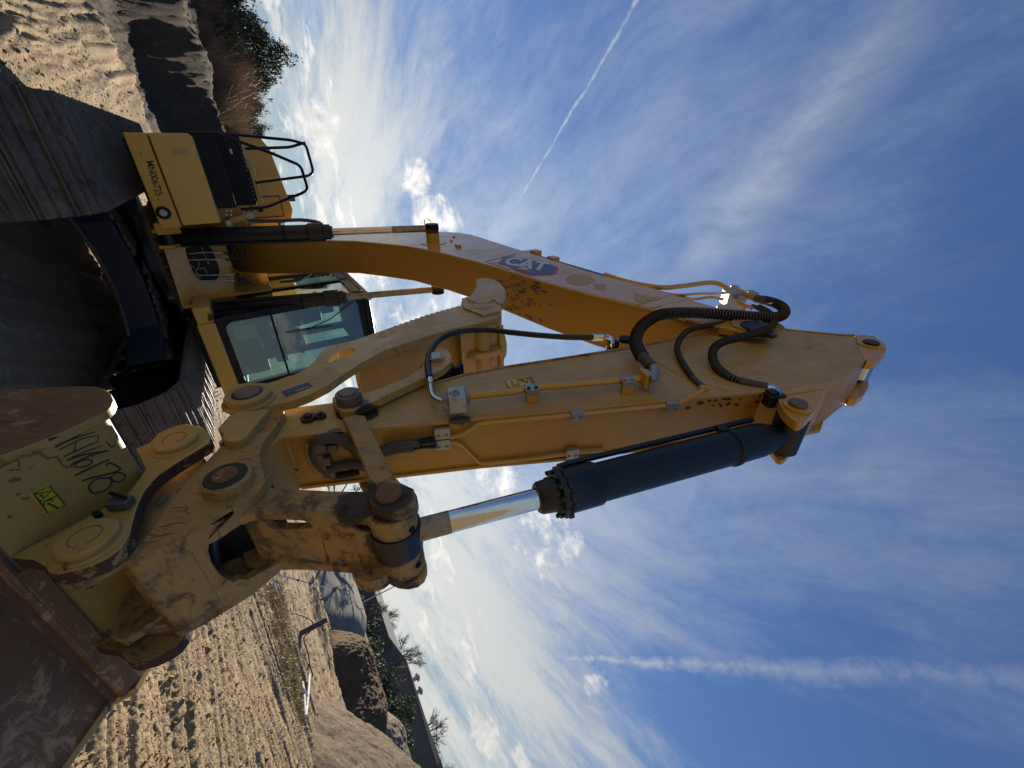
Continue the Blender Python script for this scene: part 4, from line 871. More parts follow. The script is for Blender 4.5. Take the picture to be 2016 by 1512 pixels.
for sx in (1, -1):
    q = [(p[1], p[2]) for p in T(TX, tout)]
    if sx > 0:
        hh = [(p[1], p[2]) for p in T(TX, slot)]; m = holed(MB(), TX, TX - .042, q, hh)
        th(m.build('side_plate', YELD, None, 0))
    else: th(MB().xprism(q, -TX, -TX + .042).build('side_plate', YELD, None, 0))
    c1_, r1 = ringc((446, 780), (530, 775), .25); m = MB(); xcyl(m, c1_, r1 + .004, sx * (TX - .03), sx * .262, 48, .006); xcyl(m, c1_, r1 + .02, sx * (TX - .005), sx * .232, 48, .006); th(m.build('pivot_boss', YELD, None))
m = MB(); xcyl(m, c1_, .057, -.27, .272, 40, .006); th(m.build('pivot_pin', PINM, None))
m = MB(); xcyl(m, c1_, .068, .2, .2645, 40, .002); th(m.build('pin_seal', GREASE, None))
# cross plates between the two side plates
spine = [(p[1], p[2]) for p in T(TX, [(700, 700), (780, 668), (860, 645), (940, 625)])]
q = spine + [(y - .05, z - .02) for y, z in spine[::-1]]
m = MB(); m.xprism(q, TX - .04, -TX + .04); th(m.build('web_plate', YELD, None, .004))
tp0 = [(p[1], p[2]) for p in T(TX, [(905, 645), (985, 628)])]
m = MB(); q = [tp0[0], tp0[1], (tp0[1][0] - .05, tp0[1][1] + .02), (tp0[0][0] - .05, tp0[0][1] + .02)]; m.xprism(q, TX - .04, -TX + .04); th(m.build('tip_back_plate', YELD, None, .004))
tn = np.array((tp0[1][0] - tp0[0][0], tp0[1][1] - tp0[0][1])); tl = np.linalg.norm(tn); tn /= tl; tm = np.array((tn[1], -tn[0])); tm = tm if tm[0] > 0 else -tm
def tq_(s, o): return tuple(np.array(tp0[0]) + tn * s * tl + tm * o)
m = MB(); m.xprism([tq_(.1, 0), tq_(1.0, 0), tq_(.95, .07), tq_(.6, .085), tq_(.25, .06)], .02, -.02); th(m.build('tip_rib', YELD, None, .004))
for x_ in (.10, -.10):
    m = MB(); m.xprism([tq_(.35 + .35 * (.5 - .5 * math.cos(a)), .055 * math.sin(a)) for a in np.linspace(0, math.pi, 10)], x_ + .075, x_ - .075); th(m.build('tip_tooth_root', YELD, None))
m = MB(); m.xprism([tq_(.92, 0), tq_(1.03, 0), tq_(1.03, .03), tq_(.92, .03)], TX - .04, -TX + .04); th(m.build('tip_edge_bar', YELD, None, .004))
# hooked tips: thick crescents welded outside
def zz(*p): return [(640 + x / 3.6, 380 + y / 3.6) for x, y in p]
cre = zz((1072, 608), (1120, 602), (1180, 607), (1235, 633), (1272, 675), (1284, 720), (1278, 760), (1250, 785), (1215, 775), (1200, 752), (1150, 778), (1085, 782), (1032, 762), (1003, 740), (1030, 728), (1060, 690), (1075, 650))
blk = zz((968, 745), (1005, 738), (1040, 758), (1100, 775), (1200, 752), (1250, 785), (1248, 835), (1120, 865), (980, 810))
for sx in (1, -1):
    q = T(.245, cre); q2 = [(p[1], p[2]) for p in q]; m = MB(); m.xprism(q2, sx * .245, sx * .19); th(m.build('hook_tip', YELD, None, .004))
    q2 = [(p[1], p[2]) for p in T(.235, blk)]; m = MB(); m.xprism(q2, sx * .235, sx * .12); th(m.build('hook_root', YELD, None, .004))
    c_ = Wp(640 + 1115 / 3.6, 380 + 800 / 3.6, 0, .235); m = MB(); xcyl(m, c_, .075, sx * .1, sx * .241); th(m.build('hook_boss', YELD, None, .004))
# label plate
lab = z7((1240, 205), (1615, 68), (1695, 145), (1312, 298)); th(facepoly(lab, TX + .002).build('data_plate', INKN, None))
th(facepoly(z7((1240, 205), (1615, 68), (1628, 85), (1252, 222)), TX + .0032).build('plate_border', GALV, None))
m = MB()
for i in range(9):
    f0 = .1 + i * .09; a = np.array((1275., 225.)) + f0 * np.array((330, -120)) ; 
    for j in range(2): b = a + np.array((8, 22)) * (j + .3); m.tube(T(TX + .003, z7(tuple(b), tuple(b + np.array((20, -7))))), .0008, 4)
m.tube(T(TX + .003, z7((1450, 218), (1640, 150))), .0022, 4); th(m.build('plate_print', INKW, None))
m = MB(); q = T(TX + .004, z7((1085, 165), (1140, 210), (1105, 260), (1060, 290), (1080, 240), (1070, 200))); m.add(q, [tuple(range(6))]); th(m.build('weld_spatter', INKC, None))
m = MB(); cgr = T(TX - .015, z7((830, 490), (900, 470), (920, 500), (880, 545), (850, 560), (800, 560), (740, 540), (730, 505), (780, 490))); m.prism([tuple(p + np.array((.003, .002, .002))) for p in cgr], [tuple(p - np.array((.01, 0, 0))) for p in cgr])
# thumb link
tl_ = z4((1130, 985), (1150, 1010), (1200, 1043), (1270, 1040), (1330, 1010), (1400, 985), (1500, 935), (1620, 878), (1760, 815), (1870, 765), (1930, 730), (1972, 690), (1975, 650), (1955, 610), (1900, 590), (1850, 575), (1812, 590), (1798, 640), (1792, 685), (1750, 745), (1650, 805), (1500, 868), (1320, 925), (1240, 900), (1160, 920), (1130, 950))
for sx in (1, -1):
    m = MB(); m.xprism([(p[1], p[2]) for p in T(.215, tl_)], sx * .215, sx * .17); th(m.build('thumb_link', YELD, None, .005))
    cA, rA = ringc((664, 777), (705, 771), .26); m = MB(); xcyl(m, cA, rA + .012, sx * .19, sx * .262, 40, .004); th(m.build('link_boss', PINM, None))
    cB, _ = ringc((843, 702), (872, 698), .235); m = MB(); xcyl(m, cB, .05, sx * .2, sx * .232); th(m.build('link_pin_boss', YELD, None, .004)); m = MB(); m.box((sx * .236, cB[1] + .01, cB[2]), (.012, .05, .09), Rs); xcyl(m, cB, .028, sx * .2, sx * .24); th(m.build('pin_keeper', GALV, None, .004))
m = MB(); xcyl(m, cA, rA - .004, -.27, .272, 36, .005); th(m.build('link_pin', PINM, None))
m = MB(); xcyl(m, cB, .10, -.165, .165); th(m.build('thumb_cylinder_eye', BLK, None, .01))
m = MB(); m.cyl((0, cB[1] + .02, cB[2]), (0, Wp(1231, 671, 0, .12)[1], Wp(1231, 671, 0, .12)[2]), .05); th(m.build('thumb_cylinder', CYLB, None))
m = MB(); m.box(Wp(900, 734, 0, .13), (.08, .05, .03), Rs); m.box(Wp(908, 731, 0, .12), (.1, .03, .04), Rs); th(m.build('rubber_stop', BLK, None, .006))

# ================================================================== BUCKET LINKAGE
LK = empty('bucket_linkage', la, EX)
def lk(o): return child(o, LK)
def z5(*p): return [(400 + x / 3.6, 760 + y / 3.6) for x, y in p]
hl = z5((985, 225), (1070, 200), (1145, 208), (1210, 350), (1290, 510), (1335, 615), (1400, 682), (1492, 725), (1502, 760), (1498, 800), (1475, 845), (1420, 882), (1340, 897), (1260, 890), (1200, 868), (1165, 820), (1160, 770), (1172, 725), (1190, 700), (1170, 640), (1125, 530), (1060, 370), (1010, 265))
for sx in (1, -1):
    m = MB(); m.xprism([(p[1], p[2]) for p in T(.21, hl)], sx * .21, sx * .165); lk(m.build('side_link', YELW, None, .006))
    m = MB(); xcyl(m, cA, .075, sx * .15, sx * .19); lk(m.build('side_link_boss', GREASE, None, .004))
m = MB(); xcyl(m, la, .046, -.235, .226, 36, .006); lk(m.build('link_pin', RUST, None))
m = MB(); xcyl(m, la, .052, .2, .2125, 36, .002); lk(m.build('pin_grease_ring', GREASE, None))
m = MB(); xcyl(m, la, .086, .160, .062, 40); xcyl(m, la, .086, -.160, -.062, 40); xcyl(m, la, .094, .165, .125, 40); lk(m.build('link_tube', YELW, None, .006))
m = MB(); xcyl(m, la, .090, .060, -.060, 40); xcyl(m, la, .092, .064, .055); child(m.build('rod_eye', CYLB, None, .006), KC)
m = MB()
for px, py, x_ in ((790, 1031, .085), (805, 1101, -.11)): q = Wp(px, py, 0, x_); v_ = q - np.array((x_, la[1], la[2])); v_ /= np.linalg.norm(v_); cc2 = np.array((x_, la[1], la[2])) + v_ * .084; m.tube([cc2, cc2 + v_ * .007, cc2 + v_ * .008], [.013, .013, .006], 12)
lk(m.build('grease_nipple', BLK, None))
# power link: two flanges, a web with windows and a lifting eye
PA = np.array(T(.2, [(725, 1000)])[0]); PB = np.array(T(.2, [(440, 985)])[0])
fl = [(735, 955), (725, 967), (650, 966), (560, 961), (500, 958), (450, 960), (425, 985), (430, 1012), (470, 1018), (500, 1008), (560, 1008), (622, 1012), (700, 1017), (735, 1022), (775, 1012), (790, 990), (780, 955)]
for sx in (1, -1):
    m = MB(); m.xprism([(p[1], p[2]) for p in T(.16, fl)], sx * .16, sx * .118); lk(m.build('link_flange', YELW, None, .006))
w0 = np.array(T(.16, [(497, 1008)])[0]); w1 = np.array(T(.16, [(725, 1018)])[0]); wd = (w1 - w0) / np.linalg.norm(w1 - w0); wn = np.cross(wd, (1, 0, 0)); wn /= np.linalg.norm(wn); wn = wn if wn.dot(CP - w0) > 0 else -wn
def Wb(px, py, off=-.012): return Wpl(px, py, w0 + wn * off, wn)
s1 = [Wb(*p) for p in z5((445, 932), (620, 942), (700, 952), (755, 972), (778, 1000), (760, 1010), (620, 1013), (470, 1005))]; s2 = [Wb(*p) for p in z5((1070, 968), (1130, 958), (1195, 985), (1212, 1030), (1165, 1035), (1105, 1015))]
Wc = [(-.116, -.04), (.116, -.04), (.116, .26), (.116, .52), (.116, .80), (-.116, .80), (-.116, .52), (-.116, .26)]
wl = np.linalg.norm(w1 - w0)
def Wf(x, f0): q = w0 + wd * wl * f0 - wn * .012; return np.array((x, q[1], q[2]))
def webpart(f0, f1, hole, nm):
    outer = [Wf(-.1175, f0), Wf(.1175, f0), Wf(.1175, f1), Wf(-.1175, f1)]; b = [p - wn * .03 for p in outer]
    if hole is None: return MB().prism(outer, b)
    # ring between the rectangle and the hole, matched by angle
    c = sum(hole) / len(hole); H = smooth(hole, 3, True); ex = np.array((1., 0, 0))
    def an(p): v_ = p - c; return math.atan2(v_.dot(wd), v_.dot(ex))
    H.sort(key=an); R_ = []
    for h in H:
        a_ = an(h); dx_, dy_ = math.cos(a_), math.sin(a_); best = 9
        cx_ = c[0]; cy_ = (c - Wf(0, 0)).dot(wd)
        for lim, dd in (((.1175 - cx_), dx_), ((-.1175 - cx_), dx_), ((f1 * wl - cy_), dy_), ((f0 * wl - cy_), dy_)):
            if abs(dd) > 1e-6 and lim / dd > 0: best = min(best, lim / dd)
        R_.append(c + ex * dx_ * best + wd * dy_ * best)
    m = MB(); k = len(H); allv = H + R_ + [p - wn * .03 for p in H] + [p - wn * .03 for p in R_]
    fs = []
    for i in range(k): j = (i + 1) % k; fs += [(i, j, k + j, k + i), (2 * k + i, 3 * k + i, 3 * k + j, 2 * k + j), (i, 2 * k + i, 2 * k + j, j), (k + i, k + j, 3 * k + j, 3 * k + i)]
    return m.add(allv, fs)
f_s1 = [(p - w0).dot(wd) / wl for p in s1]; f_s2 = [(p - w0).dot(wd) / wl for p in s2]
a0, a1 = min(f_s1) - .05, max(f_s1) + .05; b0, b1 = min(f_s2) - .04, max(f_s2) + .03
for (f0, f1, h) in ((-.15, a0, None), (a0, a1, s1), (a1, b0, None), (b0, b1, s2)): lk(webpart(f0, f1, h, 'w').build('link_web', YELW, None))
lug = z5((1030, 1228), (1042, 1260), (1045, 1300), (1060, 1340), (1090, 1380), (1140, 1408), (1200, 1412), (1270, 1390), (1320, 1350), (1345, 1300), (1330, 1240), (1240, 1160), (1120, 1140), (1000, 1130), (880, 1120), (800, 1125), (820, 1200), (960, 1205))
hole = z5((1155, 1290), (1165, 1262), (1195, 1247), (1228, 1247), (1245, 1262), (1235, 1288), (1205, 1303), (1172, 1304))
LX = -.13
lq = [(p[1], p[2]) for p in T(LX, lug)]; hq = [(p[1], p[2]) for p in T(LX, hole)]
m = holed(MB(), LX + .02, LX - .04, lq, hq)
lk(m.build('lifting_eye', YELW, None))

# ================================================================== COUPLER
CX = .20
CO = empty('quick_coupler', (0, 6.05, 1.63), EX)
def co(o): return child(o, CO)
cp = z7((1075, 470), (1180, 445), (1270, 440), (1292, 520), (1235, 600), (1140, 740), (1040, 880), (980, 960), (955, 1050), (945, 1130), (965, 1250), (1005, 1370), (1020, 1480)) + [(519, 951), (512, 964), (497, 976), (470, 995), (417, 1029), (360, 1057), (305, 1084), (285, 1090), (272, 1084), (270, 1068), (284, 1058), (310, 1024), (337, 984), (362, 952)] + z7((0, 1370), (130, 1270), (240, 1150), (330, 1060), (375, 1000), (385, 960), (420, 930), (520, 860), (640, 720), (860, 600), (1000, 520))
for sx in (1, -1):
    m = MB(); m.xprism([(p[1], p[2]) for p in T(CX, cp)], sx * CX, sx * (CX - .05)); co(m.build('side_plate', YELW, None, .006))
pad = z7((345, 745), (420, 660), (505, 565), (640, 500), (900, 480), (1095, 450), (1040, 520), (900, 680), (760, 860), (660, 915), (560, 935), (450, 920), (408, 890), (420, 830), (380, 800))
for sx in (1, -1):
    m = MB(); m.xprism([(p[1], p[2]) for p in T(.235, pad)], sx * .235, sx * (CX - .03)); co(m.build('wear_pad', YELD, None, .006))
c3, r3 = ringc((492, 918), (393, 957), .245); m = MB(); xcyl(m, c3, r3 + .004, .19, .246, 48, .008); xcyl(m, c3, r3 + .004, -.19, -.246, 48, .008); co(m.build('pin_boss', YELW, None))
m = MB(); xcyl(m, c3, r3 - .006, .2, .2485, 48, .004); co(m.build('main_pin', GREASE, None)); m = MB(); xcyl(m, c3, r3 * .55, .2, .254, 40, .003); co(m.build('pin_cap', RUST, None))
glow_px = z7((1180, 480), (1270, 455), (1285, 520), (1180, 640), (1090, 770), (1010, 800), (1050, 700), (1120, 600)); m = MB(); q = T(CX, glow_px); m.prism([tuple(p + np.array((.0015, 0, 0))) for p in q], [tuple(p - np.array((.002, 0, 0))) for p in q]); co(m.build('painted_glow_rim', LITR, None))  # amber patch paints the plate's sunlit rim as colour
# body between the plates
edge = [(p[1], p[2]) for p in T(CX, [(417, 1029), (360, 1057), (305, 1084), (280, 1094), (262, 1104), (247, 1106), (236, 1098), (228, 1080), (225, 1060)])]
back = [(p[1], p[2]) for p in T(CX, [(128, 1130), (160, 1075), (210, 1010), (262, 945), (310, 900), (395, 880), (430, 880), (470, 900)])]
m = MB(); inn = [(p[0] - .035, p[1] + .03) for p in edge]
es = [tuple(q) for q in smooth([edge[1], edge[2], edge[3], edge[4], edge[5], edge[6], edge[7]], 4)]; inner_ = [(p[0] - .05, p[1] + .035) for p in es[1:]]; m.xprism(es + inner_[::-1], CX + .002, -CX + .002); co(m.build('front_plate', YELW, None, .01, 50)); m = MB(); g_ = [(p[1], p[2]) for p in T(CX, [(512, 962), (497, 977), (470, 996), (440, 1015), (417, 1030), (360, 1058), (305, 1085)])]; m.xprism(g_ + [(p[0] - .07, p[1] + .035) for p in g_[::-1]], CX - .001, CX - .075); co(m.build('plate_gusset', YELW, None, 0))
low = [(p[1], p[2]) for p in T(CX, [(250, 1096), (225, 1086), (205, 1072), (196, 1050)])]
m = MB(); m.xprism([tuple(q) for q in smooth(low + back[2:6] + [(edge[3][0] - .1, edge[3][1] + .02)], 3, True)], CX - .045, -CX + .045); co(m.build('coupler_body', YELW, None, .012))
m = MB(); q = [(p[1], p[2]) for p in T(.165, [(395, 905), (430, 940), (420, 990), (330, 1055), (270, 1085), (150, 1150), (120, 1140), (150, 1080), (210, 1010), (262, 945), (330, 905)])]
for sx in (1, -1): m = MB(); m.xprism(q, sx * .165, sx * .13); co(m.build('inner_plate', YELW, None, .004))
# front plate lip around the dark mouth
lipx = [(460, 1003), (440, 1014), (417, 1029), (412, 1060), (410, 1085), (418, 1110), (430, 1128), (445, 1138), (462, 1145), (470, 1139), (488, 1140), (505, 1130), (540, 1112), (566, 1100)]
fp0 = np.array((0,) + edge[1]); fdir = np.array(edge[0]) - np.array(edge[2]); fdir /= np.linalg.norm(fdir); fn = np.array((0, -fdir[1], fdir[0])); fn = fn if fn[1] > 0 else -fn
q = [Wpl(a, b, fp0, fn) for a, b in lipx]; q = [np.array((max(-CX, min(CX, p[0])), p[1], p[2])) for p in q]
b1_ = np.array((-CX,) + edge[1]); b0_ = np.array((CX,) + edge[1]); loop = q + [b1_, b0_]
loop = [np.array((max(-CX + .004, min(CX - .004, p[0])), p[1], p[2])) for p in loop]; m = MB(); m.prism([tuple(p + fn * .004) for p in loop], [tuple(p - fn * .028) for p in loop]); co(m.build('mouth_lip', YELW, None, .003))
m = MB(); m.tube([Wp(425, 1010, 0, .10), Wp(420, 1070, 0, 0), Wp(424, 1120, 0, -.12)], .016, 10); co(m.build('latch_rod', PINM, None)); m = MB(); y_, z_ = edge[1]; m.xprism([(y_ - .20, z_ + .24), (y_ - .17, z_ + .26), (y_ - .17, z_ - .02), (y_ - .20, z_ - .05)], CX - .05, -CX + .05); m.xprism([(y_ - .02, z_ - .05), (y_ - .17, z_ - .03), (y_ - .18, z_ - .06), (y_ - .03, z_ - .08)], CX - .05, -CX + .05); co(m.build('mouth_back_wall', GREASE, None))  # back wall coloured near black to paint the shade inside the mouth
# far hook with pin hole
hk = [(p[1], p[2]) for p in T(-CX, [(250, 1175), (275, 1140), (330, 1130), (380, 1150), (395, 1180), (392, 1205), (380, 1225), (350, 1245), (310, 1252), (270, 1250), (253, 1225)])]
m = MB(); m.xprism(hk, -CX + .05, -CX); co(m.build('far_hook', YELW, None, .006))
m = MB(); c_ = Wp(293, 1218, 0, -CX + .05); xcyl(m, c_, .05, -CX + .04, -CX + .053); co(m.build('far_pin', PINM, None, .004))
m = MB(); q = T(.168, [(305, 995), (322, 973), (337, 971), (319, 998)]); m.prism([tuple(p + np.array((.002, 0, 0))) for p in q], [tuple(p) for p in q]); co(m.build('identity_plate', GALV, None))
m = MB()
for s_ in (((1690, 230), (1700, 205), (1860, 190), (1865, 215), (1820, 245)), ((1690, 245), (1705, 300), (1810, 295)), ((1715, 235), (1840, 222)), ((1590, 390), (1720, 365), (1730, 345), (1850, 350)), ((1440, 550), (1560, 530)), ((1500, 495), (1700, 455), (1780, 440))):
    m.tube(T(CX + .001, [(x / 5.04, 960 + y / 5.04) for x, y in s_]), .0016, 5)
co(m.build('engraved_marks', RUST, None))

# ================================================================== BUCKET
BK = empty('bucket', (0, 6.0, .7), EX)
def bk(o): return child(o, BK)
EXX = .255; BW = .52
def e1(*p): return [(x / 5.04, 760 + y / 5.04) for x, y in p]
def e2(*p): return [(x / 5.04, 960 + y / 5.04) for x, y in p]
ears = e2((95, 690), (330, 560), (600, 430), (1000, 215)) + e1((1250, 1080), (1440, 830), (1340, 620), (1480, 560), (1560, 470), (1660, 420), (1750, 388), (1840, 372), (1920, 385), (1985, 400), (2040, 425)) + [(411, 851), (415, 862), (411, 873), (383, 890), (347, 912), (314, 934), (298, 950), (284, 968), (274, 988), (267, 1008), (261, 1030), (256, 1052), (240, 1077), (220, 1095), (198, 1107), (155, 1123), (111, 1132), (95, 1128), (87, 1115), (65, 1103), (40, 1101)]
for sx in (1, -1):
    m = MB(); m.xprism([(p[1], p[2]) for p in T(EXX, ears)], sx * EXX, sx * (EXX - .048)); o_ = bk(m.build('bucket_ear', [YELT if sx > 0 else YELW, EDGE], None, .006))
    for p in o_.data.polygons:
        if abs(p.normal.x) < .5: p.material_index = 1
    for (a, b, rg) in (((294, 877), (387, 843), .035), ((93, 1089), (230, 1019), .04)):
        c_, r_ = ringc(a, b, .29); xw = EXX + .028; m = MB(); xcyl(m, c_, r_ - .002, sx * (EXX - .01), sx * xw, 52, .006); xcyl(m, c_, r_ + .014, sx * (EXX - .01), sx * (EXX + .006), 52, .004); bk(m.build('ear_boss', YELT, None))
        m = MB(); k = 40
        for i in range(k):
            pass
        m.tube([(sx * (xw + .0005), c_[1] + r_ * .5 * math.cos(t_), c_[2] + r_ * .5 * math.sin(t_)) for t_ in np.linspace(.2, 5.6, 44)], .0016, 5); bk(m.build('pin_joint_line', RUST, None))
# wrapper: profile of the shell from the torque tube round to the lip
nA = Wp(213, 803, 0, BW); nB = Wp(20, 1096, 0, EXX); nA = np.array((nA[1], nA[2])); nB = np.array((nB[1], nB[2])); nd = (nB - nA) / np.linalg.norm(nB - nA); nn_ = np.array((-nd[1], nd[0])); nn_ = nn_ if nn_[0] > 0 else -nn_
tt_ = nA + nd * .05
prof = [nA - nn_ * .14 + nd * .10, nA - nn_ * .10 + nd * .015, nA - nn_ * .06 - nd * .005, nA - nn_ * .02 + nd * .004, nA + nn_ * 0 + nd * .04, nA + nd * .12, nA + nd * .25, nB]
far = [Wp(a, b, 0, -BW) for a, b in ((225, 1380), (190, 1430), (133, 1510))]
prof2 = [np.array((p[1], p[2])) for p in far] + [np.array(q) for q in ((6.46, .83), (6.60, .68), (6.66, .50), (6.62, .33), (6.48, .20), (6.25, .12), (5.9, .08), (5.4, .07), (5.0, .08))]
full = [np.array(p) for p in smooth(prof, 4)] + [np.array(p) for p in smooth([nB + nd * .035 + nn_ * -.006] + prof2, 4)]
def shell(P, xa, xb, th_, nseg=1):
    P = [np.array(p) for p in P]; N = []
    for i in range(len(P)):
        d_ = P[min(i + 1, len(P) - 1)] - P[max(i - 1, 0)]; d_ /= np.linalg.norm(d_) + 1e-9; N.append(np.array((-d_[1], d_[0])))
    c_ = np.array((5.6, .6)); N = [n_ if n_.dot(p - c_) > 0 else -n_ for n_, p in zip(N, P)]
    I = [p - n_ * th_ for p, n_ in zip(P, N)]; k = len(P); vs = []
    for X_ in (xa, xb): vs += [(X_, *p) for p in P] + [(X_, *p) for p in I]
    fs = []
    for i in range(k - 1): fs += [(i, i + 1, 2 * k + i + 1, 2 * k + i), (k + i, 3 * k + i, 3 * k + i + 1, k + i + 1), (i, k + i, k + i + 1, i + 1), (2 * k + i, 2 * k + i + 1, 3 * k + i + 1, 3 * k + i)]
    fs += [(0, 2 * k, 3 * k, k), (k - 1, 2 * k - 1, 4 * k - 1, 3 * k - 1)]
    return MB().add(vs, fs), N
k1 = len(smooth(prof, 4))
m, _ = shell(full[:k1], BW - .028, -BW + .028, .02); bk(m.build('hinge_plate', YELT, None, 0, 50))
m, _ = shell(full[k1 - 1:], BW - .028, -BW + .028, .022); bk(m.build('wrapper', RUST, None, 0, 50))
q = nB + nd * .02; m = MB(); m.tube([(BW - .03, q[0], q[1] - .003), (-BW + .03, q[0], q[1] - .003)], .014, 8); bk(m.build('weld_bead', RUST, None))
q = nB - nd * .03; m = MB(); m.xprism([tuple(q + nn_ * .012), tuple(q + nd * .05 + nn_ * .012), tuple(q + nd * .05 - nn_ * .01), tuple(q - nn_ * .01)], .20, -BW + .04); bk(m.build('backing_strip', RUST, None, .004))
# side plates with cream worn edge
sp = [(p[1], p[2]) for p in [Wp(a, b, 0, BW) for a, b in ((0, 768), (80, 762), (150, 760), (185, 761), (205, 766), (218, 775), (223, 787), (218, 800), (205, 811), (185, 821), (150, 838), (100, 860), (45, 881), (0, 897))]]
rest = [tuple(nB + nn_ * .02)] + [tuple(p + np.array((.02, .0))) for p in prof2[:6]] + [(6.63, .19), (6.5, .10), (6.25, .05), (5.9, .03), (5.3, .02), (4.95, .05), (5.05, .25), (5.2, .55), (5.33, .80)]
for sx in (1, -1):
    m = MB(); m.xprism(sp + rest, sx * BW, sx * (BW - .032)); o = bk(m.build('side_plate', [RUST, YELT], None, .004))
    for p in o.data.polygons:
        if abs(p.normal.x) < .5: p.material_index = 1
    m = MB(); m.xprism([(4.95, .0), (5.3, .0), (5.32, .12), (5.35, .6), (5.2, .6), (5.08, .28)], sx * (BW - .034), sx * (BW - .055)); bk(m.build('side_cutter', RUST, None, .004))
for x_ in np.linspace(-BW + .08, BW - .08, 5):
    m = MB(); m.prism([(x_ - .06, 5.02, .03), (x_ + .06, 5.02, .03), (x_ + .06, 5.02, .13), (x_ - .06, 5.02, .13)], [(x_ - .035, 4.74, .075), (x_ + .035, 4.74, .075), (x_ + .035, 4.74, .09), (x_ - .035, 4.74, .09)]); bk(m.build('bucket_tooth', RUST, None, .006))
# writing scrawled on the hinge plate, warning sticker, latch block
N0 = np.array((0, nA[0], nA[1])); N3 = np.array((0, nn_[0], nn_[1]))
N0 = N0 + np.array((0, nn_[0], nn_[1])) * 0.0
def WN(px, py, off=.002): return Wpl(px, py, N0 + N3 * off, N3)
strokes = [(((480, 535), (610, 485), (740, 435), (885, 382)), .0062), (((885, 385), (840, 430), (760, 500), (600, 580), (545, 610)), .0030), (((545, 610), (600, 575), (720, 530), (850, 485), (940, 455)), .0026), (((590, 632), (700, 580), (800, 530), (940, 495), (975, 505), (960, 540)), .0026), (((635, 700), (740, 650), (840, 605), (975, 550)), .0030), (((735, 650), (745, 600), (760, 560)), .002), (((660, 740), (760, 690), (900, 630), (1020, 590)), .0026),
           (((665, 735), (860, 675), (1075, 640)), .0034), (((1045, 545), (1075, 575), (1105, 612)), .0028), (((1105, 612), (1150, 580)), .002),
           (((1075, 642), (900, 690), (760, 750), (712, 780), (725, 800), (790, 805), (860, 790), (905, 765), (912, 742), (880, 732), (820, 738), (760, 765), (740, 790)), .0032),
           (((742, 888), (900, 812), (1085, 726)), .0042), (((1050, 792), (1080, 762), (1140, 785), (1190, 815), (1180, 835), (1080, 870), (940, 902), (812, 940)), .0040),
           (((1100, 900), (1130, 870), (1180, 858), (1225, 875), (1238, 905), (1210, 938), (1160, 950), (1115, 938), (1100, 900)), .0036), (((1100, 905), (1060, 912), (980, 915), (920, 945), (885, 990), (890, 1035), (930, 1060), (1000, 1050), (1070, 1015), (1100, 975), (1105, 940), (1090, 910)), .0036)]
m = MB()
for s_, r_ in strokes:
    P_ = smooth([WN(x / 5.04, 760 + y / 5.04, .0005) for x, y in s_], 6); m.tube(P_, r_ * .78, 6)
bk(m.build('handwritten_number', MARK, None))
m = MB(); st4 = [WN(x / 5.04, 760 + y / 5.04, .0035) for x, y in ((295, 1068), (487, 975), (662, 1182), (472, 1282))]; m.prism(st4, [p - N3 * .003 for p in st4]); bk(m.build('warning_sticker', INKY, None))
m = MB()
def SN(*p): return [WN(x / 5.04, 760 + y / 5.04, .0045) for x, y in p]
for s_ in (((330, 1068), (488, 992), (645, 1180), (475, 1262), (330, 1068)), ((335, 1075), (505, 1045), (405, 1148), (335, 1075)), ((430, 1150), (560, 1090)), ((452, 1140), (515, 1125), (522, 1145)), ((415, 1170), (432, 1163), (440, 1190)), ((395, 1085), (430, 1095)), ((400, 1100), (412, 1075), (425, 1110)), ((470, 1165), (580, 1215)), ((495, 1160), (500, 1185), (520, 1175), (530, 1205), (545, 1190)), ((550, 1195), (560, 1215), (578, 1200))): m.tube(SN(*s_), .0016, 5)
bk(m.build('sticker_drawing', INKB, None))
m = MB()
for pts, w_ in ((((330, 672), (390, 660), (420, 690), (470, 715), (560, 705), (600, 760), (640, 800), (740, 800)), .004), (((190, 830), (200, 700), (300, 690), (395, 662)), .0018), (((90, 835), (180, 830)), .003), (((85, 950), (140, 930), (200, 925)), .006), (((160, 1078), (195, 1072)), .004), (((225, 1115), (285, 1118)), .005), (((75, 1310), (115, 1285)), .006)):
    m.tube(smooth([WN(x / 5.04, 760 + y / 5.04, .0002) for x, y in pts], 4), [w_ * RNG.uniform(.4, 1.2) for _ in range(4 * (len(pts) - 1) + 1)], 6)
bk(m.build('rust_bleed', RUST, None))
m = MB(); q = Wp(237, 990, 0, EXX + .02); m.box(q, (.035, .065, .042), Rs); bk(m.build('latch_block', flat('grey_metal', (.13, .13, .14), .35, .5), None, .008)); m = MB(); m.tube([q + np.array((.03, -.03, -.02)), q + np.array((.03, .03, .03))], .006, 8); m.tube([q + np.array((.0, .02, -.045)), q + np.array((.0, .03, -.06))], .014, 10); bk(m.build('latch_bolt', BLK, None, .003))

# ================================================================== GROUND
def hsh(i, j, s):
    h = (i.astype(np.int64) * 374761393 + j.astype(np.int64) * 668265263 + s * 974634777) & 0x7fffffff; h = (h ^ (h >> 13)) * 1274126177 & 0x7fffffff; return ((h ^ (h >> 16)) & 0xffff) / 65535.
def vn(x, y, s=0):
    i = np.floor(x); j = np.floor(y); fx = x - i; fy = y - j; fx = fx * fx * (3 - 2 * fx); fy = fy * fy * (3 - 2 * fy)
    a = hsh(i, j, s); b = hsh(i + 1, j, s); c = hsh(i, j + 1, s); d = hsh(i + 1, j + 1, s); return (a + (b - a) * fx) * (1 - fy) + (c + (d - c) * fx) * fy
def fbm(x, y, o=4, s=0, g=.5):
    t_ = 0; a = 1.; w = 0
    for k in range(o): t_ = t_ + a * vn(x * 2 ** k + 17 * k, y * 2 ** k - 31 * k, s + k); w += a; a *= g
    return t_ / w
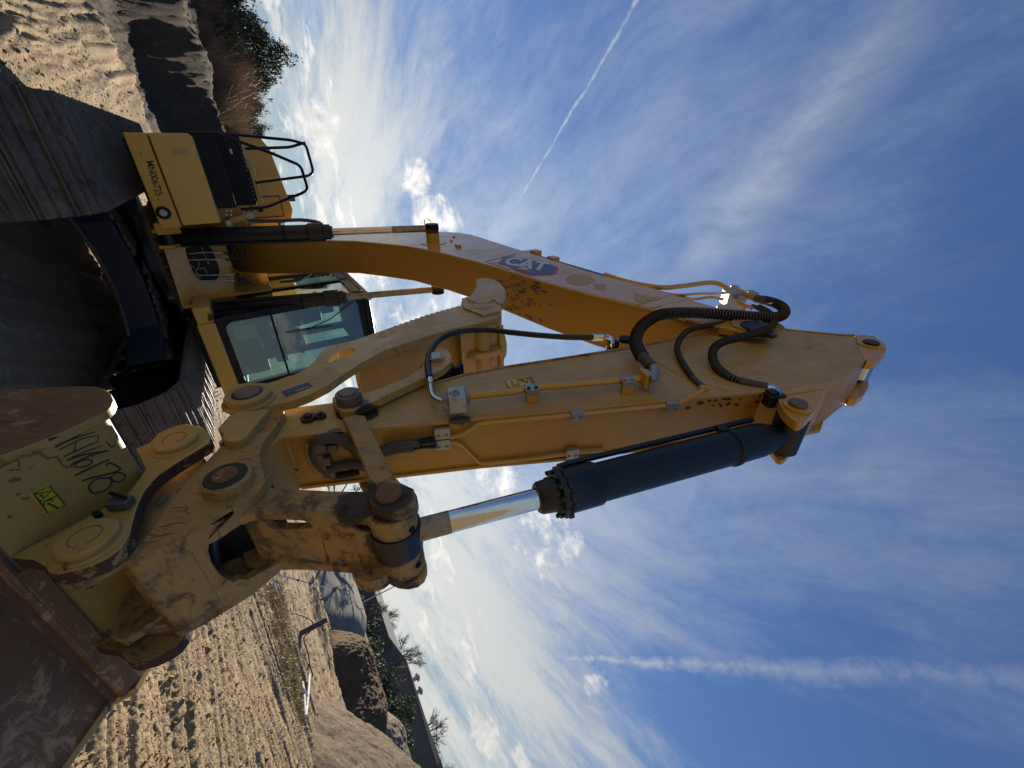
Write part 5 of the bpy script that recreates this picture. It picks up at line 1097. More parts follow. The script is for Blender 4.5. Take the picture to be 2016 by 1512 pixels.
def sst(x, a, b): t_ = np.clip((x - a) / (b - a), 0, 1); return t_ * t_ * (3 - 2 * t_)
def height(x, y, fine=True):
    x = np.asarray(x, float); y = np.asarray(y, float)
    rx, ry = x - CP[0], y - CP[1]; r = np.hypot(rx, ry); az = np.degrees(np.arctan2(-rx, -ry))
    wl_ = sst(-x, .5, 3.0) ; wr = sst(x, 1.6, 3.); far_ = sst(-x, 5, 9)
    h = (fbm(x * .35, y * .35, 3, 5) - .5) * .10 * sst(r, 5, 14)
    # wheel and track ruts
    def ruts(ang, s, am):
        a = math.radians(ang); al_ = -x * math.sin(a) - y * math.cos(a); ac_ = x * math.cos(a) - y * math.sin(a); ac_ = ac_ + .35 * (fbm(al_ * .3, ac_ * .2, 2, s + 40) - .5)
        q = fbm(ac_ * 3.2, al_ * .10, 6, s, .72); rg = 1 - np.abs(2 * fbm(ac_ * 7, al_ * .35, 4, s + 9, .62) - 1); ch = vn(ac_ * 1.4 + 3, al_ * .05, s + 77)
        tread = np.where(ch > .62, .018 * np.abs(((al_ + np.abs((ac_ * 2.2) % 1 - .5) * .25) * 9) % 1 - .5) * 2, 0)
        return am * ((q - .5) * 1.9 + (rg - .6) * .5) + tread * .8
    hl_ = ruts(157, 1, .085) * (1 - far_) + ruts(123, 2, .16) * far_
    h = h + hl_ * wl_ + ruts(-10, 3, .22) * wr + ruts(25, 4, .16) * (1 - wl_) * (1 - wr)
    cr = fbm(x * 1.7, y * 1.7, 4, 21, .6); h = h - .03 * sst(cr, .60, .62) * wl_ * sst(r, 3, 5) * (1 - sst(r, 7, 10))
    if fine:
        cl = fbm(x * 9, y * 9, 4, 31, .65); h = h + .028 * (cl - .5) + .03 * np.maximum(0, fbm(x * 21, y * 21, 3, 51, .6) - .62)
    # bank behind the machine's right side
    bk_ = sst(az, -60, -20) * (1 - sst(az, 6, 14)); d0 = 22 + 4.5 * sst(az, -13, -3) ; rise = (.2 * sst(r, d0, d0 + 7) + .8 * sst(r, d0 + 1.5 + 1.2 * fbm(x * .6, y * .6, 3, 93), d0 + 3.6 + 1.2 * fbm(x * .6, y * .6, 3, 93))) * bk_
    h = h + rise * (2.5 + 1.1 * (fbm(x * .4, y * .4, 4, 61) - .5))
    lip = np.exp(-((r - d0 + 6 - .5 * np.sin(az)) / 1.0) ** 2) * bk_; h = h + lip * .45 * (fbm(x * .5, y * .5, 3, 71)); h = h - np.exp(-((r - d0 + 2.8) / 1.3) ** 2) * bk_ * .35
    return h
def gmesh():
    angs = np.concatenate([np.arange(-180, -42, 3.), np.arange(-42, 88, .17), np.arange(88, 180, 3.)]); rad = [.7]
    while rad[-1] < 900: rad.append(rad[-1] * (1.05 if rad[-1] < 2.2 else 1.0045 if rad[-1] < 16 else 1.011 if rad[-1] < 60 else 1.04))
    rad = np.array(rad); A_, R_ = np.meshgrid(np.radians(angs), rad); X_ = CP[0] - np.sin(A_) * R_; Y_ = CP[1] - np.cos(A_) * R_; Z_ = height(X_, Y_) - .03
    # level pad under the machine
    pad = np.exp(-((np.maximum(0, np.abs(X_) - 1.9)) ** 2 + (np.maximum(0, np.abs(Y_ - 0.3) - 3.2)) ** 2) * 2); Z_ = Z_ * (1 - pad * .5)
    n_, k_ = R_.shape; co_ = np.stack([X_, Y_, Z_], -1).reshape(-1, 3); co_ = np.vstack([co_, [[CP[0], CP[1], 0]]])
    i, j = np.meshgrid(np.arange(n_ - 1), np.arange(k_), indexing='ij'); j2 = (j + 1) % k_; f_ = np.stack([i * k_ + j, (i + 1) * k_ + j, (i + 1) * k_ + j2, i * k_ + j2], -1).reshape(-1, 4)
    c_ = len(co_) - 1; tri = np.array([(c_, a, (a + 1) % k_) for a in range(k_)])
    me = bpy.data.meshes.new('ground'); me.vertices.add(len(co_)); me.vertices.foreach_set('co', co_.ravel())
    nl_ = len(f_) * 4 + len(tri) * 3; me.loops.add(nl_); me.loops.foreach_set('vertex_index', np.concatenate([f_.ravel(), tri.ravel()]))
    me.polygons.add(len(f_) + len(tri)); me.polygons.foreach_set('loop_start', np.concatenate([np.arange(len(f_)) * 4, len(f_) * 4 + np.arange(len(tri)) * 3])); me.update(calc_edges=True); me.validate()
    me.polygons.foreach_set('use_smooth', [True] * len(me.polygons)); return me
def soil(name, c1, c2, c3, sc=1., speck=.35, bmp=.6, streaks=None):
    m, t, p = newmat(name); g = t.n.new('ShaderNodeNewGeometry'); P = g.outputs['Position']
    a = t.noise(P, .35 * sc, 6, .6); b = t.noise(P, 3 * sc, 8, .65, .3); c = t.noise(P, 42 * sc, 5, .7); v = t.voro(P, 26 * sc)
    col = t.mix(t.ramp(a, .35, .65), c1, c2); col = t.mix(t.ramp(b, .5, .72), col, c3); col = t.mix(t.ramp(c, .52, .72, 0, speck), col, tuple(x * .35 for x in c1)); col = t.mix(t.ramp(c, .3, .2, 0, .6), col, tuple(min(1, x * 1.7) for x in c1))
    t.l.new(col, p.inputs['Base Color']); p.inputs['Roughness'].default_value = .95; p.inputs['Specular IOR Level'].default_value = .15
    if streaks:
        px, py, pz = t.sep(P); tot = None
        for (ang, lo_, hi_, sg) in streaks:
            a_ = math.radians(ang); l_ = t.math('ADD', t.math('MULTIPLY', px, -math.sin(a_)), t.math('MULTIPLY', py, -math.cos(a_))); k_ = t.math('SUBTRACT', t.math('MULTIPLY', px, math.cos(a_)), t.math('MULTIPLY', py, math.sin(a_)))
            n_ = t.noise(t.comb(t.math('MULTIPLY', l_, .35), t.math('MULTIPLY', k_, 5.5), 0), 1, 8, .7, .4); msk = t.ramp(t.math('MULTIPLY', px, sg), lo_, hi_)
            q_ = t.math('MULTIPLY', t.ramp(n_, .52, .66), msk); tot = q_ if tot is None else t.math('MAXIMUM', tot, q_)
        col = t.mix(t.math('MULTIPLY', tot, .5), col, tuple(x * .30 for x in c1)); t.l.new(col, p.inputs['Base Color']); b = t.math('SUBTRACT', b, t.math('MULTIPLY', tot, .8))
    h = t.math('ADD', t.math('MULTIPLY', b, .5), t.math('ADD', t.math('MULTIPLY', c, .25), t.math('MULTIPLY', v, -.35))); nb = t.bump(t.noise(P, 8, 9, .72, .6), bmp * .7, .10); t.l.new(t.bump(h, bmp, .05, nb), p.inputs['Normal']); return m
SOIL = soil('dry_dirt', (.29, .205, .115), (.205, .15, .088), (.35, .255, .15), streaks=[(157, .5, 2, -1), (-10, 1.5, 3, 1)])
me = gmesh(); me.materials.append(SOIL); GR = bpy.data.objects.new('ground', me); COL.objects.link(GR); tag(GR, kind='structure')
SHSOIL = soil('shaded_bank_soil', (.045, .034, .025), (.065, .048, .034), (.10, .07, .045), 1.2, .5, 1.)  # soil darkened so the bank's shade is part of its colour
me.materials.append(SHSOIL)
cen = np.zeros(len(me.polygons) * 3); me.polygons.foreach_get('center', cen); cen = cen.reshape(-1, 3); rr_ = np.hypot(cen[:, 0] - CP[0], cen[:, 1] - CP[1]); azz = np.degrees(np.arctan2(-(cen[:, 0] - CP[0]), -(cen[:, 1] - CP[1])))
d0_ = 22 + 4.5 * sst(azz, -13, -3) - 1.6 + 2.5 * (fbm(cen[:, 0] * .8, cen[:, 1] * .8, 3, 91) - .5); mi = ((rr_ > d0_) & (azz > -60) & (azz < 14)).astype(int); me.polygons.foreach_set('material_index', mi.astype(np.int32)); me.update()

# ------------------------------------------------------------------ piles
def pile(name, label, az, dist, rw, rd, h, mat, seed, rot=0, group='loose material piles', ridge=.35, rough=.06, flat_=0., n=150, low_=.12):
    c = az2(az, dist); m = MB(); vs = []; a = math.radians(az + rot); ex = np.array((math.cos(a), -math.sin(a))); ey = np.array((-math.sin(a), -math.cos(a)))
    g = np.linspace(-1.05, 1.05, n); U_, V_ = np.meshgrid(g, g); rr = np.sqrt(np.maximum(0, np.abs(U_) - ridge) ** 2 / (1 - ridge) ** 2 + V_ ** 2) * (1 + .22 * (fbm(U_ * 1.6, V_ * 1.6, 3, seed) - .5))
    H = 1.25 * h * np.clip(1 - rr ** 1.15, 0, 1); H = h * np.tanh(H / h * (1 + flat_ * 2)) / math.tanh(1.25 * (1 + flat_ * 2)) ; H = H * (1 + low_ * (fbm(U_ * 2.2, V_ * 2.2, 3, seed + 5) - .5)) + h * rough * (fbm(U_ * 12, V_ * 12, 4, seed + 9, .7) - .5) * (H > .02)
    X_ = c[0] + ex[0] * U_ * rw + ey[0] * V_ * rd; Y_ = c[1] + ex[1] * U_ * rw + ey[1] * V_ * rd; base = (fbm(X_ * .3, Y_ * .3, 2, 6) - .5) * .05
    Z_ = base - .12 + H * 1.0 + (H > 0) * .05
    vs = np.stack([X_, Y_, Z_], -1).reshape(-1, 3); keep = (rr < 1.12)
    fs = [(i * n + j, i * n + j + 1, (i + 1) * n + j + 1, (i + 1) * n + j) for i in range(n - 1) for j in range(n - 1) if keep[i, j] or keep[i + 1, j + 1]]
    m.v = [tuple(q) for q in vs]; m.f = fs; m.m = [0] * len(fs); o = m.build(name, mat, None, 0, 80); return tag(o, label, 'pile', group)
GRAV = soil('grey_gravel', (.165, .155, .14), (.19, .18, .16), (.14, .135, .125), 2.5, .35, .15); SANDP = soil('pale_fines', (.21, .185, .165), (.23, .20, .175), (.18, .165, .15), 2, .15, .3)
BARK = soil('brown_topsoil', (.10, .065, .04), (.14, .09, .05), (.19, .12, .065), 2.5, .5, 1.); BLUEG = soil('blue_grey_stone', (.19, .215, .265), (.20, .225, .28), (.17, .195, .24), 2, .2, .3); DARKP = soil('shaded_dark_fill', (.035, .03, .03), (.05, .042, .038), (.03, .028, .028), 1.5, .3, .5)
pile('gravel_pile', 'large smooth grey gravel pile with a flat crest, behind the white stakes', 52.4, 40, 4.6, 8.0, 2.2, GRAV, 3, 12, rough=.015, ridge=.4, low_=.06)
pile('gravel_pile', 'low pinkish grey gravel pile just behind the large grey one', 56.4, 52, 3.2, 4, 1.75, SANDP, 13, 0, rough=.03)
pile('gravel_pile', 'small pale gravel heap left of the large grey pile', 48.2, 50, 2.2, 3, 2.2, SANDP, 23, 0, rough=.03)
pile('fill_pile', 'near black shaded fill pile beside the large grey gravel pile', 46.2, 43, 4.2, 5, 2.0, DARKP, 33, 0, rough=.05)  # the pile's shade is put into its near black colour
pile('soil_pile', 'dark brown shaded topsoil pile between the grey gravel and the blue grey stone', 61.0, 31.5, 3.5, 4.6, 1.85, BARK, 43, 0, rough=.16, ridge=.35, flat_=.28, n=220)
pile('stone_pile', 'pale blue grey stone pile behind the dark brown topsoil pile', 64.0, 62, 4.2, 4, 2.15, BLUEG, 53, 0, rough=.02, flat_=.2)
pile('gravel_pile', 'speckled brown gravel pile in front of the long dark building', 68.6, 50, 4.8, 5, 2.3, soil('mixed_gravel', (.17, .14, .115), (.22, .18, .14), (.27, .20, .13), 2.5, .7, .9), 63, 0, rough=.12, flat_=.1, low_=.3)
pile('soil_mound', 'speckled brown soil mound rising at the edge of the photo nearest the camera', 80.0, 19.5, 6.8, 6.5, 2.75, soil('cloddy_soil', (.17, .125, .085), (.13, .095, .065), (.22, .165, .115), 1.6, .6, 1.), 73, 0, rough=.09, ridge=.12, n=320, low_=.5)

# ------------------------------------------------------------------ vegetation
def leafmat(name, c1, c2, rough=.7, trans=0.):
    m, t, p = newmat(name); g = t.n.new('ShaderNodeNewGeometry'); f = t.ramp(t.noise(g.outputs['Position'], 1.6, 4, .6), .38, .62); f2 = t.noise(g.outputs['Position'], 14, 2, .5)
    t.l.new(t.mix(t.ramp(f2, .4, .65, 0, .5), t.mix(f, c1, c2), tuple(x * .5 for x in c1)), p.inputs['Base Color']); p.inputs['Roughness'].default_value = rough
    if trans: p.inputs['Subsurface Weight'].default_value = 0
    return m
EVG = leafmat('evergreen_foliage', (.028, .045, .016), (.055, .075, .028)); TWG = leafmat('bare_red_twigs', (.30, .165, .10), (.40, .26, .15)); REED = leafmat('dry_reed_stems', (.38, .28, .13), (.30, .19, .08)); TRNK = leafmat('bark_brown', (.06, .045, .035), (.10, .075, .055))
DRY = leafmat('dry_grass', (.44, .33, .16), (.26, .20, .09)); SHG = leafmat('green_shrub_foliage', (.05, .075, .02), (.085, .10, .03)); GREYT = leafmat('grey_bare_branches', (.06, .05, .042), (.09, .075, .06))
def leafcloud(m, cs, n, sz, rnd, up=.3):
    P_ = []
    for (c, r) in cs:
        k = max(3, int(n * r[0] * r[1] * r[2] / sum(q[1][0] * q[1][1] * q[1][2] for q in cs)))
        d = rnd.normal(size=(k, 3)); d /= np.linalg.norm(d, axis=1)[:, None]; rad = rnd.uniform(.25, 1.08, (k, 1)) ** .6; P_.append(np.array(c) + d * rad * np.array(r))
    P_ = np.vstack(P_); k = len(P_); a = rnd.normal(size=(k, 3)); a[:, 2] += up; a /= np.linalg.norm(a, axis=1)[:, None]; b = np.cross(a, rnd.normal(size=(k, 3))); b /= np.linalg.norm(b, axis=1)[:, None]
    s = sz * rnd.uniform(.5, 1.4, (k, 1)); V_ = np.stack([P_ - b * s * .3, P_ + b * s * .3, P_ + a * s * 1.6], 1).reshape(-1, 3); base = len(m.v); m.v += [tuple(q) for q in V_]; m.f += [(base + 3 * i, base + 3 * i + 1, base + 3 * i + 2) for i in range(k)]; m.m += [m.k] * k
def evergreen(label, x, y, h, w, seed, group='evergreens beyond the bank'):
    rnd = np.random.RandomState(seed); z = float(height(x, y, False)) - .1; t_ = empty('evergreen_tree', (x, y, z)); tag(t_, label, 'tree', group); h *= .93
    tr = MB(); tr.tube([(0, 0, 0), (rnd.normal(0, .1), rnd.normal(0, .1), h * .5), (0, 0, h * .92)], [.16, .11, .02], 7); tr.build('trunk', TRNK, t_)
    cs = []; ls = 16
    for i in range(ls):
        f = i / (ls - 1); zz_ = h * (.06 + .86 * f); rr = w * (1.0 - f) ** .65 * rnd.uniform(.7, 1.1)
        for j in range(5): a = rnd.uniform(0, 6.28); q = rr * rnd.uniform(.35, .85); cs.append(((q * math.cos(a), q * math.sin(a), zz_ + rnd.normal(0, .15)), (rr * .32 + .12, rr * .32 + .12, h * .055 + .1)))
    for i in range(9):
        a = rnd.uniform(0, 6.28); f = rnd.uniform(.3, .95); q = w * (1 - f) ** .65 * 1.15; cs.append(((q * math.cos(a) * .8, q * math.sin(a) * .8, h * f + .45), (.16, .16, .5)))
    cs.append(((0, 0, h * .95), (.2, .2, h * .07)))
    m = MB(); leafcloud(m, cs, 22000, .125, rnd, 1.); m.build('crown', EVG, t_, 0, 0); return t_
def taz(az, dist): p = az2(az, dist); return p[0], p[1]
for i, (az, d_, h_, w_, lb) in enumerate(((-8.6, 40, 6.3, 2.3, 'tallest dark evergreen with twin leading tops above the red twigs'), (-11.0, 43, 5.4, 2.2, 'dark evergreen with a broken ragged crown left of the tallest one'), (-13.6, 41, 4.6, 2.3, 'dark evergreen at the picture corner, cut by the frame'), (-6.4, 42, 4.9, 2.1, 'dark evergreen sloping down right of the tallest one'), (-4.3, 44, 3.9, 2.2, 'low dark evergreen behind the pale reed stems'), (-2.2, 46, 3.7, 2.2, 'low dark evergreen beside the edge of the engine hood'), (.6, 52, 3.9, 2.6, 'dark evergreen seen through the hand rail'), (3.8, 55, 4.9, 2.6, 'dark evergreen tip behind the exhaust stack'), (7, 58, 4.6, 2.6, 'dark evergreen tip just above the engine hood beside the boom'))):
    evergreen(lb, *taz(az, d_), h_, w_ * 1.5, 100 + i)
def twigbush(name, label, x, y, h, w, n, mat, seed, cat='bush', group=None, droop=.0, th_=.008):
    rnd = np.random.RandomState(seed); z = float(height(x, y, False)) - .05; m = MB()
    for i in range(n):
        a = rnd.uniform(0, 6.28); q = w * rnd.uniform(0, .45); b = np.array((q * math.cos(a), q * math.sin(a), 0)); L_ = h * rnd.uniform(.4, 1.05); lean = rnd.normal(0, .28, 2) + np.array((math.cos(a), math.sin(a))) * .35 * q / w
        p1 = b + np.array((*(lean * L_ * .5), L_ * .55)); p2 = b + np.array((*(lean * L_ * (1.1 + droop)), L_ * (1 - droop * .3))); s = rnd.normal(size=3); s[2] = 0; s /= np.linalg.norm(s); t0 = th_ * rnd.uniform(.6, 1.5)
        m.add([b - s * t0, b + s * t0, p1 + s * t0 * .8, p1 - s * t0 * .8, p2], [(0, 1, 2, 3), (3, 2, 4)])
        for _ in range(3): f = rnd.uniform(.3, .9); c = p1 * (1 - f) + p2 * f if f > .5 else b * (1 - f) + p1 * f; e = c + rnd.normal(0, .13, 3) * h * .5 + np.array((0, 0, .1 * h)); m.add([c - s * t0 * .6, c + s * t0 * .6, e], [(0, 1, 2)])
    o = m.build(name, mat, None, 0, 0); o.location = (x, y, z); return tag(o, label, cat, group)
bl = [(-12.0, 40.0, 2.6, 2.6, 'russet bare bush below the corner evergreen'), (-10.0, 40.0, 2.9, 2.2, 'russet bare bush spreading over the dark bank'), (-8.0, 38.5, 3.4, 2.0, 'tallest russet bare bush in front of the tall evergreen'), (-6.4, 37.5, 3.5, 1.9, 'dense russet bush with orange brown tips'), (-5.0, 37.0, 2.4, 1.5, 'small faded bush left of the pale reeds'), (-2.4, 37.0, 2.2, 1.5, 'greyish bush touching the hood edge of the excavator'), (-7.2, 36.5, 1.9, 1.6, 'low tangled bush in the shade of the bank'), (-9.5, 38.0, 1.7, 1.8, 'low brown scrub on the bank top'), (-12.4, 38.5, 1.7, 1.8, 'low brown scrub at the frame edge of the bank'), (-4.0, 36.0, 1.6, 1.3, 'golden orange tuft at the foot of the reeds')]
for i, (az, d_, h_, w_, lb) in enumerate(bl): twigbush('bare_bush', lb, *taz(az, d_), h_ * .88, w_, 1500, TWG if i != 9 else REED, 200 + i, 'bush', 'bare bushes on the bank')
for i, (az, d_, h_, n_, lb) in enumerate(((-4.2, 35.0, 2.9, 26, 'cluster of tall pale reed stems leaning outward'), (-2.9, 34.0, 3.2, 30, 'cluster of tall pale reed stems nearest the excavator hood'), (-3.5, 35, 2.4, 60, 'short golden reed clump between the two tall ones'))): twigbush('reed_clump', lb, *taz(az, d_), h_, .6 if i < 2 else 1.2, n_, REED, 300 + i, 'reeds', 'pale reeds on the bank', th_=.018)
# dry weeds on the dirt
m = MB(); rnd = np.random.RandomState(5)
clumps = [(rnd.uniform(47.5, 60.5), 13.9 + rnd.normal(0, .8), rnd.uniform(.15, .6)) for _ in range(55)]
for i in range(9000):
    c0 = clumps[rnd.randint(55)]; a0 = c0[0] + rnd.normal(0, 1.3) * c0[2]; dd = c0[1] + rnd.normal(0, .55) * c0[2]; p = az2(a0, dd); z = float(height(p[0], p[1], False)) ; L_ = rnd.uniform(.02, .11); v_ = np.array((rnd.normal(0, .6), rnd.normal(0, .6), 1)) * L_; s = rnd.normal(size=3) * .006; b = np.array((*p, z - .02)); m.add([b - s, b + s, b + v_], [(0, 1, 2)])
tag(m.build('dry_weeds', DRY, None, 0, 0), 'strip of dry yellow weeds on the dirt beside the rusty cable', 'weeds', kind='stuff')
def bare_tree(name, label, x, y, h, seed, mat=GREYT, group='bare trees', depth=6, zb=0, spread=.42):
    rnd = np.random.RandomState(seed); t_ = empty(name, (x, y, zb)); tag(t_, label, 'tree', group); tr = MB(); cr = MB(); h *= 1.45
    def br(p, d, L_, r, k):
        q = p + d * L_; mid = (p + q) / 2 + rnd.normal(0, .05, 3) * L_; (tr if k >= depth - 1 else cr).tube([p, mid, q], [r, r * .85, r * .68], 5 if k > 2 else 3, False)
        if k == 0: return
        for _ in range(3 if k > 2 else 4):
            e = d + rnd.normal(0, spread, 3); e[2] += .12; e /= np.linalg.norm(e); br(p + (q - p) * rnd.uniform(.55, 1), e, L_ * rnd.uniform(.62, .84), max(r * .6, .012 + h * .0012), k - 1)
    br(np.zeros(3), np.array((0, 0, 1.)), h * .28, h * .018, depth - 1)
    tr.build('trunk', mat, t_); cr.build('crown', mat, t_); return t_
bare_tree('bare_tree', 'bare tree standing behind the linkage eye of the excavator', *taz(45.0, 38), 7.2, 1)
bare_tree('bare_tree', 'bare tree seen through the gap behind the stick', *taz(43.2, 36), 6.5, 2)
# ------------------------------------------------------------------ buildings
def wallmat(name, c, stripes=0, rough=.6):
    m, t, p = newmat(name); g = t.n.new('ShaderNodeNewGeometry'); P = g.outputs['Position']; n = t.noise(P, .5, 5, .6); col = t.mix(t.ramp(n, .3, .7), c, tuple(x * .75 for x in c))
    t.l.new(col, p.inputs['Base Color']); p.inputs['Roughness'].default_value = rough; return m
NAVY = wallmat('dark_metal_wall', (.045, .055, .075)); PALE = wallmat('pale_fascia', (.20, .195, .19), 0, .95); DKW = wallmat('dark_timber_wall', (.05, .05, .05)); WHT = wallmat('white_panel', (.6, .62, .66))
def wall(m, p, q, z0, z1, th_=.3, z1b=None):
    p = np.array(p); q = np.array(q); n = np.array((-(q - p)[1], (q - p)[0])); n = n / np.linalg.norm(n) * th_; z1b = z1 if z1b is None else z1b
    m.prism([(*p, z0), (*q, z0), (*q, z1b), (*p, z1)], [(*(p + n), z0), (*(q + n), z0), (*(q + n), z1b), (*(p + n), z1)]); return m
def pz(px, py, dist): q = at(px, py, dist); return q
# house with pale fascia
Hh = empty('long_house', (*az2(54, 92), 0)); tag(Hh, 'long dark sided building with pale fascia board and white windows, behind the lamp pole', 'building')
def hh(o): o.parent = Hh; o.matrix_parent_inverse = Matrix.Translation(-Vector(Hh.location)); return o
A0 = az2(47.5, 96); A1 = az2(60.5, 88); zA = CP[2] + 96 * math.tan(math.radians(2.55)); zB = CP[2] + 88 * math.tan(math.radians(2.56)); fz = 1.15
m = MB(); wall(m, A0, A1, 0, zA - fz, -6, zB - fz * 1.05); hh(m.build('wall', DKW, None))
nv = np.array((-(A1 - A0)[1], (A1 - A0)[0])); nv = nv / np.linalg.norm(nv)
if nv.dot(CP[:2] - A0) < 0: nv = -nv
m = MB(); off = nv * .8; bk2 = nv * 4.5; m.prism([(*(A0 + off), zA - fz), (*(A1 + off), zB - fz * 1.05), (*(A1 - bk2), zB + .2), (*(A0 - bk2), zA + .2)], [(*(A0 + off), zA - fz - .25), (*(A1 + off), zB - fz - .3), (*(A1 - bk2), zB - .1), (*(A0 - bk2), zA - .1)]); hh(m.build('roof', PALE, None))
for f, w_, z0, z1 in ((.34, .03, 3.2, 4.6), (.48, .045, 2.9, 4.7), (.60, .05, 2.6, 4.5), (.80, .10, 2.2, 4.6), (.93, .06, 2.0, 4.6)):
    a = A0 + (A1 - A0) * (f - w_ / 2) + nv * .1; b = A0 + (A1 - A0) * (f + w_ / 2) + nv * .1; m = MB(); wall(m, a, b, z0 - 1.2, z1 - 1.2, .1); wdw = hh(m.build('window', WHT, None))
Wb_ = empty('dark_warehouse', (*az2(66, 75), 0)); tag(Wb_, 'long dark metal warehouse with sloping gable corner and roof turbines, behind the gravel piles', 'building')
def wb(o): o.parent = Wb_; o.matrix_parent_inverse = Matrix.Translation(-Vector(Wb_.location)); return o
q0 = pz(767, 1255, 84); q1 = pz(798, 1297, 80); q2 = pz(861, 1510, 66); q3 = az2(84, 58); z3 = CP[2] + 58 * math.tan(math.radians(2.9))
m = MB(); wall(m, q0[:2], q1[:2], 0, q0[2], .3, q1[2]); wall(m, q1[:2], q2[:2], 0, q1[2], .3, q2[2]); wall(m, q2[:2], q3, 0, q2[2], .3, z3)
bz = az2(62, 130); m.prism([(*q1[:2], 0), (*q3, 0), (*q3, z3 - .1), (*q1[:2], q1[2] - .1)], [(*(q1[:2] * 1.3), 0), (*(q3 * 1.4), 0), (*(q3 * 1.4), z3 - .1), (*(q1[:2] * 1.3), q1[2] - .1)])
wb(m.build('wall', NAVY, None))
m = MB(); nvw = np.array((-(q2 - q1)[1], (q2 - q1)[0])); nvw /= np.linalg.norm(nvw); 
if nvw.dot(CP[:2] - q1[:2]) < 0: nvw = -nvw
m.prism([(*(q1[:2] + nvw * .3), q1[2]), (*(q2[:2] + nvw * .3), q2[2]), (*(q2[:2] + nvw * .3), q2[2] + .42), (*(q1[:2] + nvw * .3), q1[2] + .12)], [(*(q1[:2] - nvw * 3), q1[2]), (*(q2[:2] - nvw * 3), q2[2]), (*(q2[:2] - nvw * 3), q2[2] + .42), (*(q1[:2] - nvw * 3), q1[2] + .12)]); wb(m.build('roof', PALE, None))
m = MB(); p_ = pz(812, 1500, 66.2); m.tube([(p_[0] + nvw[0] * .2, p_[1] + nvw[1] * .2, 0), (p_[0] + nvw[0] * .2, p_[1] + nvw[1] * .2, p_[2] + 1.2)], .05, 6); wb(m.build('downpipe', flat('dark_pipe', (.02, .02, .025)), None))
for (px_, py_, s_) in ((817, 1336, .55), (823, 1362, .5)):
    p_ = pz(px_, py_, 78); m = MB(); m.tube([(p_[0], p_[1], p_[2] - .6), (p_[0], p_[1], p_[2] + .15), (p_[0], p_[1], p_[2] + .2), (p_[0], p_[1], p_[2] + .2 + s_ * .5), (p_[0], p_[1], p_[2] + .2 + s_)], [.3, .3, .55, .62, .2], 14); wb(m.build('roof_turbine', GALV, None))
# lamp pole
b0 = at(712, 1187, 62); tp_ = at(801, 1145, 62); L0 = empty('lamp_pole', (b0[0], b0[1], 0)); tag(L0, 'thin grey lamp pole rising in front of the pale fascia board', 'lamp pole')
m = MB(); m.tube([(0, 0, 0), (0, 0, tp_[2])], [.10, .06], 8); m.build('pole', GALV, L0); m = MB(); m.box((0, 0, tp_[2]), (.25, .25, .12)); m.box((.3, .5, tp_[2] - .5), (.18, .3, .1)); m.tube([(0, 0, tp_[2] - .45), (.3, .5, tp_[2] - .45)], .02, 5); m.build('lamp_head', GALV, L0)
bare_tree('bare_tree', 'large round bare tree behind the junction of the two buildings', *taz(61.0, 104), 10.0, 7, zb=0)
bare_tree('bare_tree', 'faint bare tree behind the warehouse roof', *taz(68.2, 96), 9.2, 9)
bare_tree('bare_tree', 'small bare tree behind the fascia board near the lamp pole', *taz(55.3, 106), 8.3, 12)
bare_tree('bare_tree', 'bare tree in front of the dark warehouse corner', *taz(61.6, 60), 4.6, 15, TRNK)
bare_tree('bare_tree', 'bare twiggy tree in front of the house windows', *taz(55.0, 70), 5.0, 16, TRNK)
bare_tree('bare_tree', 'faint bare tree at the frame edge behind the warehouse', *taz(72.5, 92), 7.4, 19)
def shrub(label, az, d_, h_, w_, seed, mat=SHG, n=6500):
    x, y = taz(az, d_); rnd = np.random.RandomState(seed); t_ = empty('shrub', (x, y, 0)); tag(t_, label, 'shrub', 'shrubs in front of the buildings'); cs = [((rnd.normal(0, w_ * .4), rnd.normal(0, w_ * .4), h_ * rnd.uniform(.25, .8)), (w_ * .45, w_ * .45, h_ * .26)) for _ in range(13)]
    m = MB(); leafcloud(m, cs, n, .16, rnd, .3); m.build('crown', mat, t_, 0, 0); m = MB()
    for k in range(4): m.tube([(0, 0, 0), (rnd.normal(0, .4), rnd.normal(0, .4), h_ * .6)], [.06, .02], 5)
    m.build('trunk', TRNK, t_)
for i, (az, d_, h_, w_, lb, mt) in enumerate(((50.0, 66, 2.7, 2.2, 'olive shrub left of the lamp pole', SHG), (52.2, 70, 3.3, 2.2, 'olive shrub below the pale fascia board', SHG), (57.3, 66, 3.5, 2.4, 'dark green shrub right of the white window', EVG), (58.9, 62, 3.0, 2.0, 'green shrub in front of the warehouse corner', SHG), (60.9, 58, 2.6, 2.3, 'dark shrub behind the stone pile', EVG), (65.2, 58, 4.2, 2.3, 'tall yellow green shrub against the dark warehouse wall', SHG), (66.6, 56, 2.9, 2.2, 'dark shrub behind the speckled gravel pile', EVG), (63.0, 60, 2.2, 1.8, 'low dark shrub against the warehouse wall', EVG), (71.5, 52, 2.0, 2.3, 'brownish shrub at the far end of the warehouse', TWG), (54.5, 64, 2.2, 2.0, 'low brown shrub in front of the house', TWG))): shrub(lb, az, d_, h_, w_, 400 + i, mt)
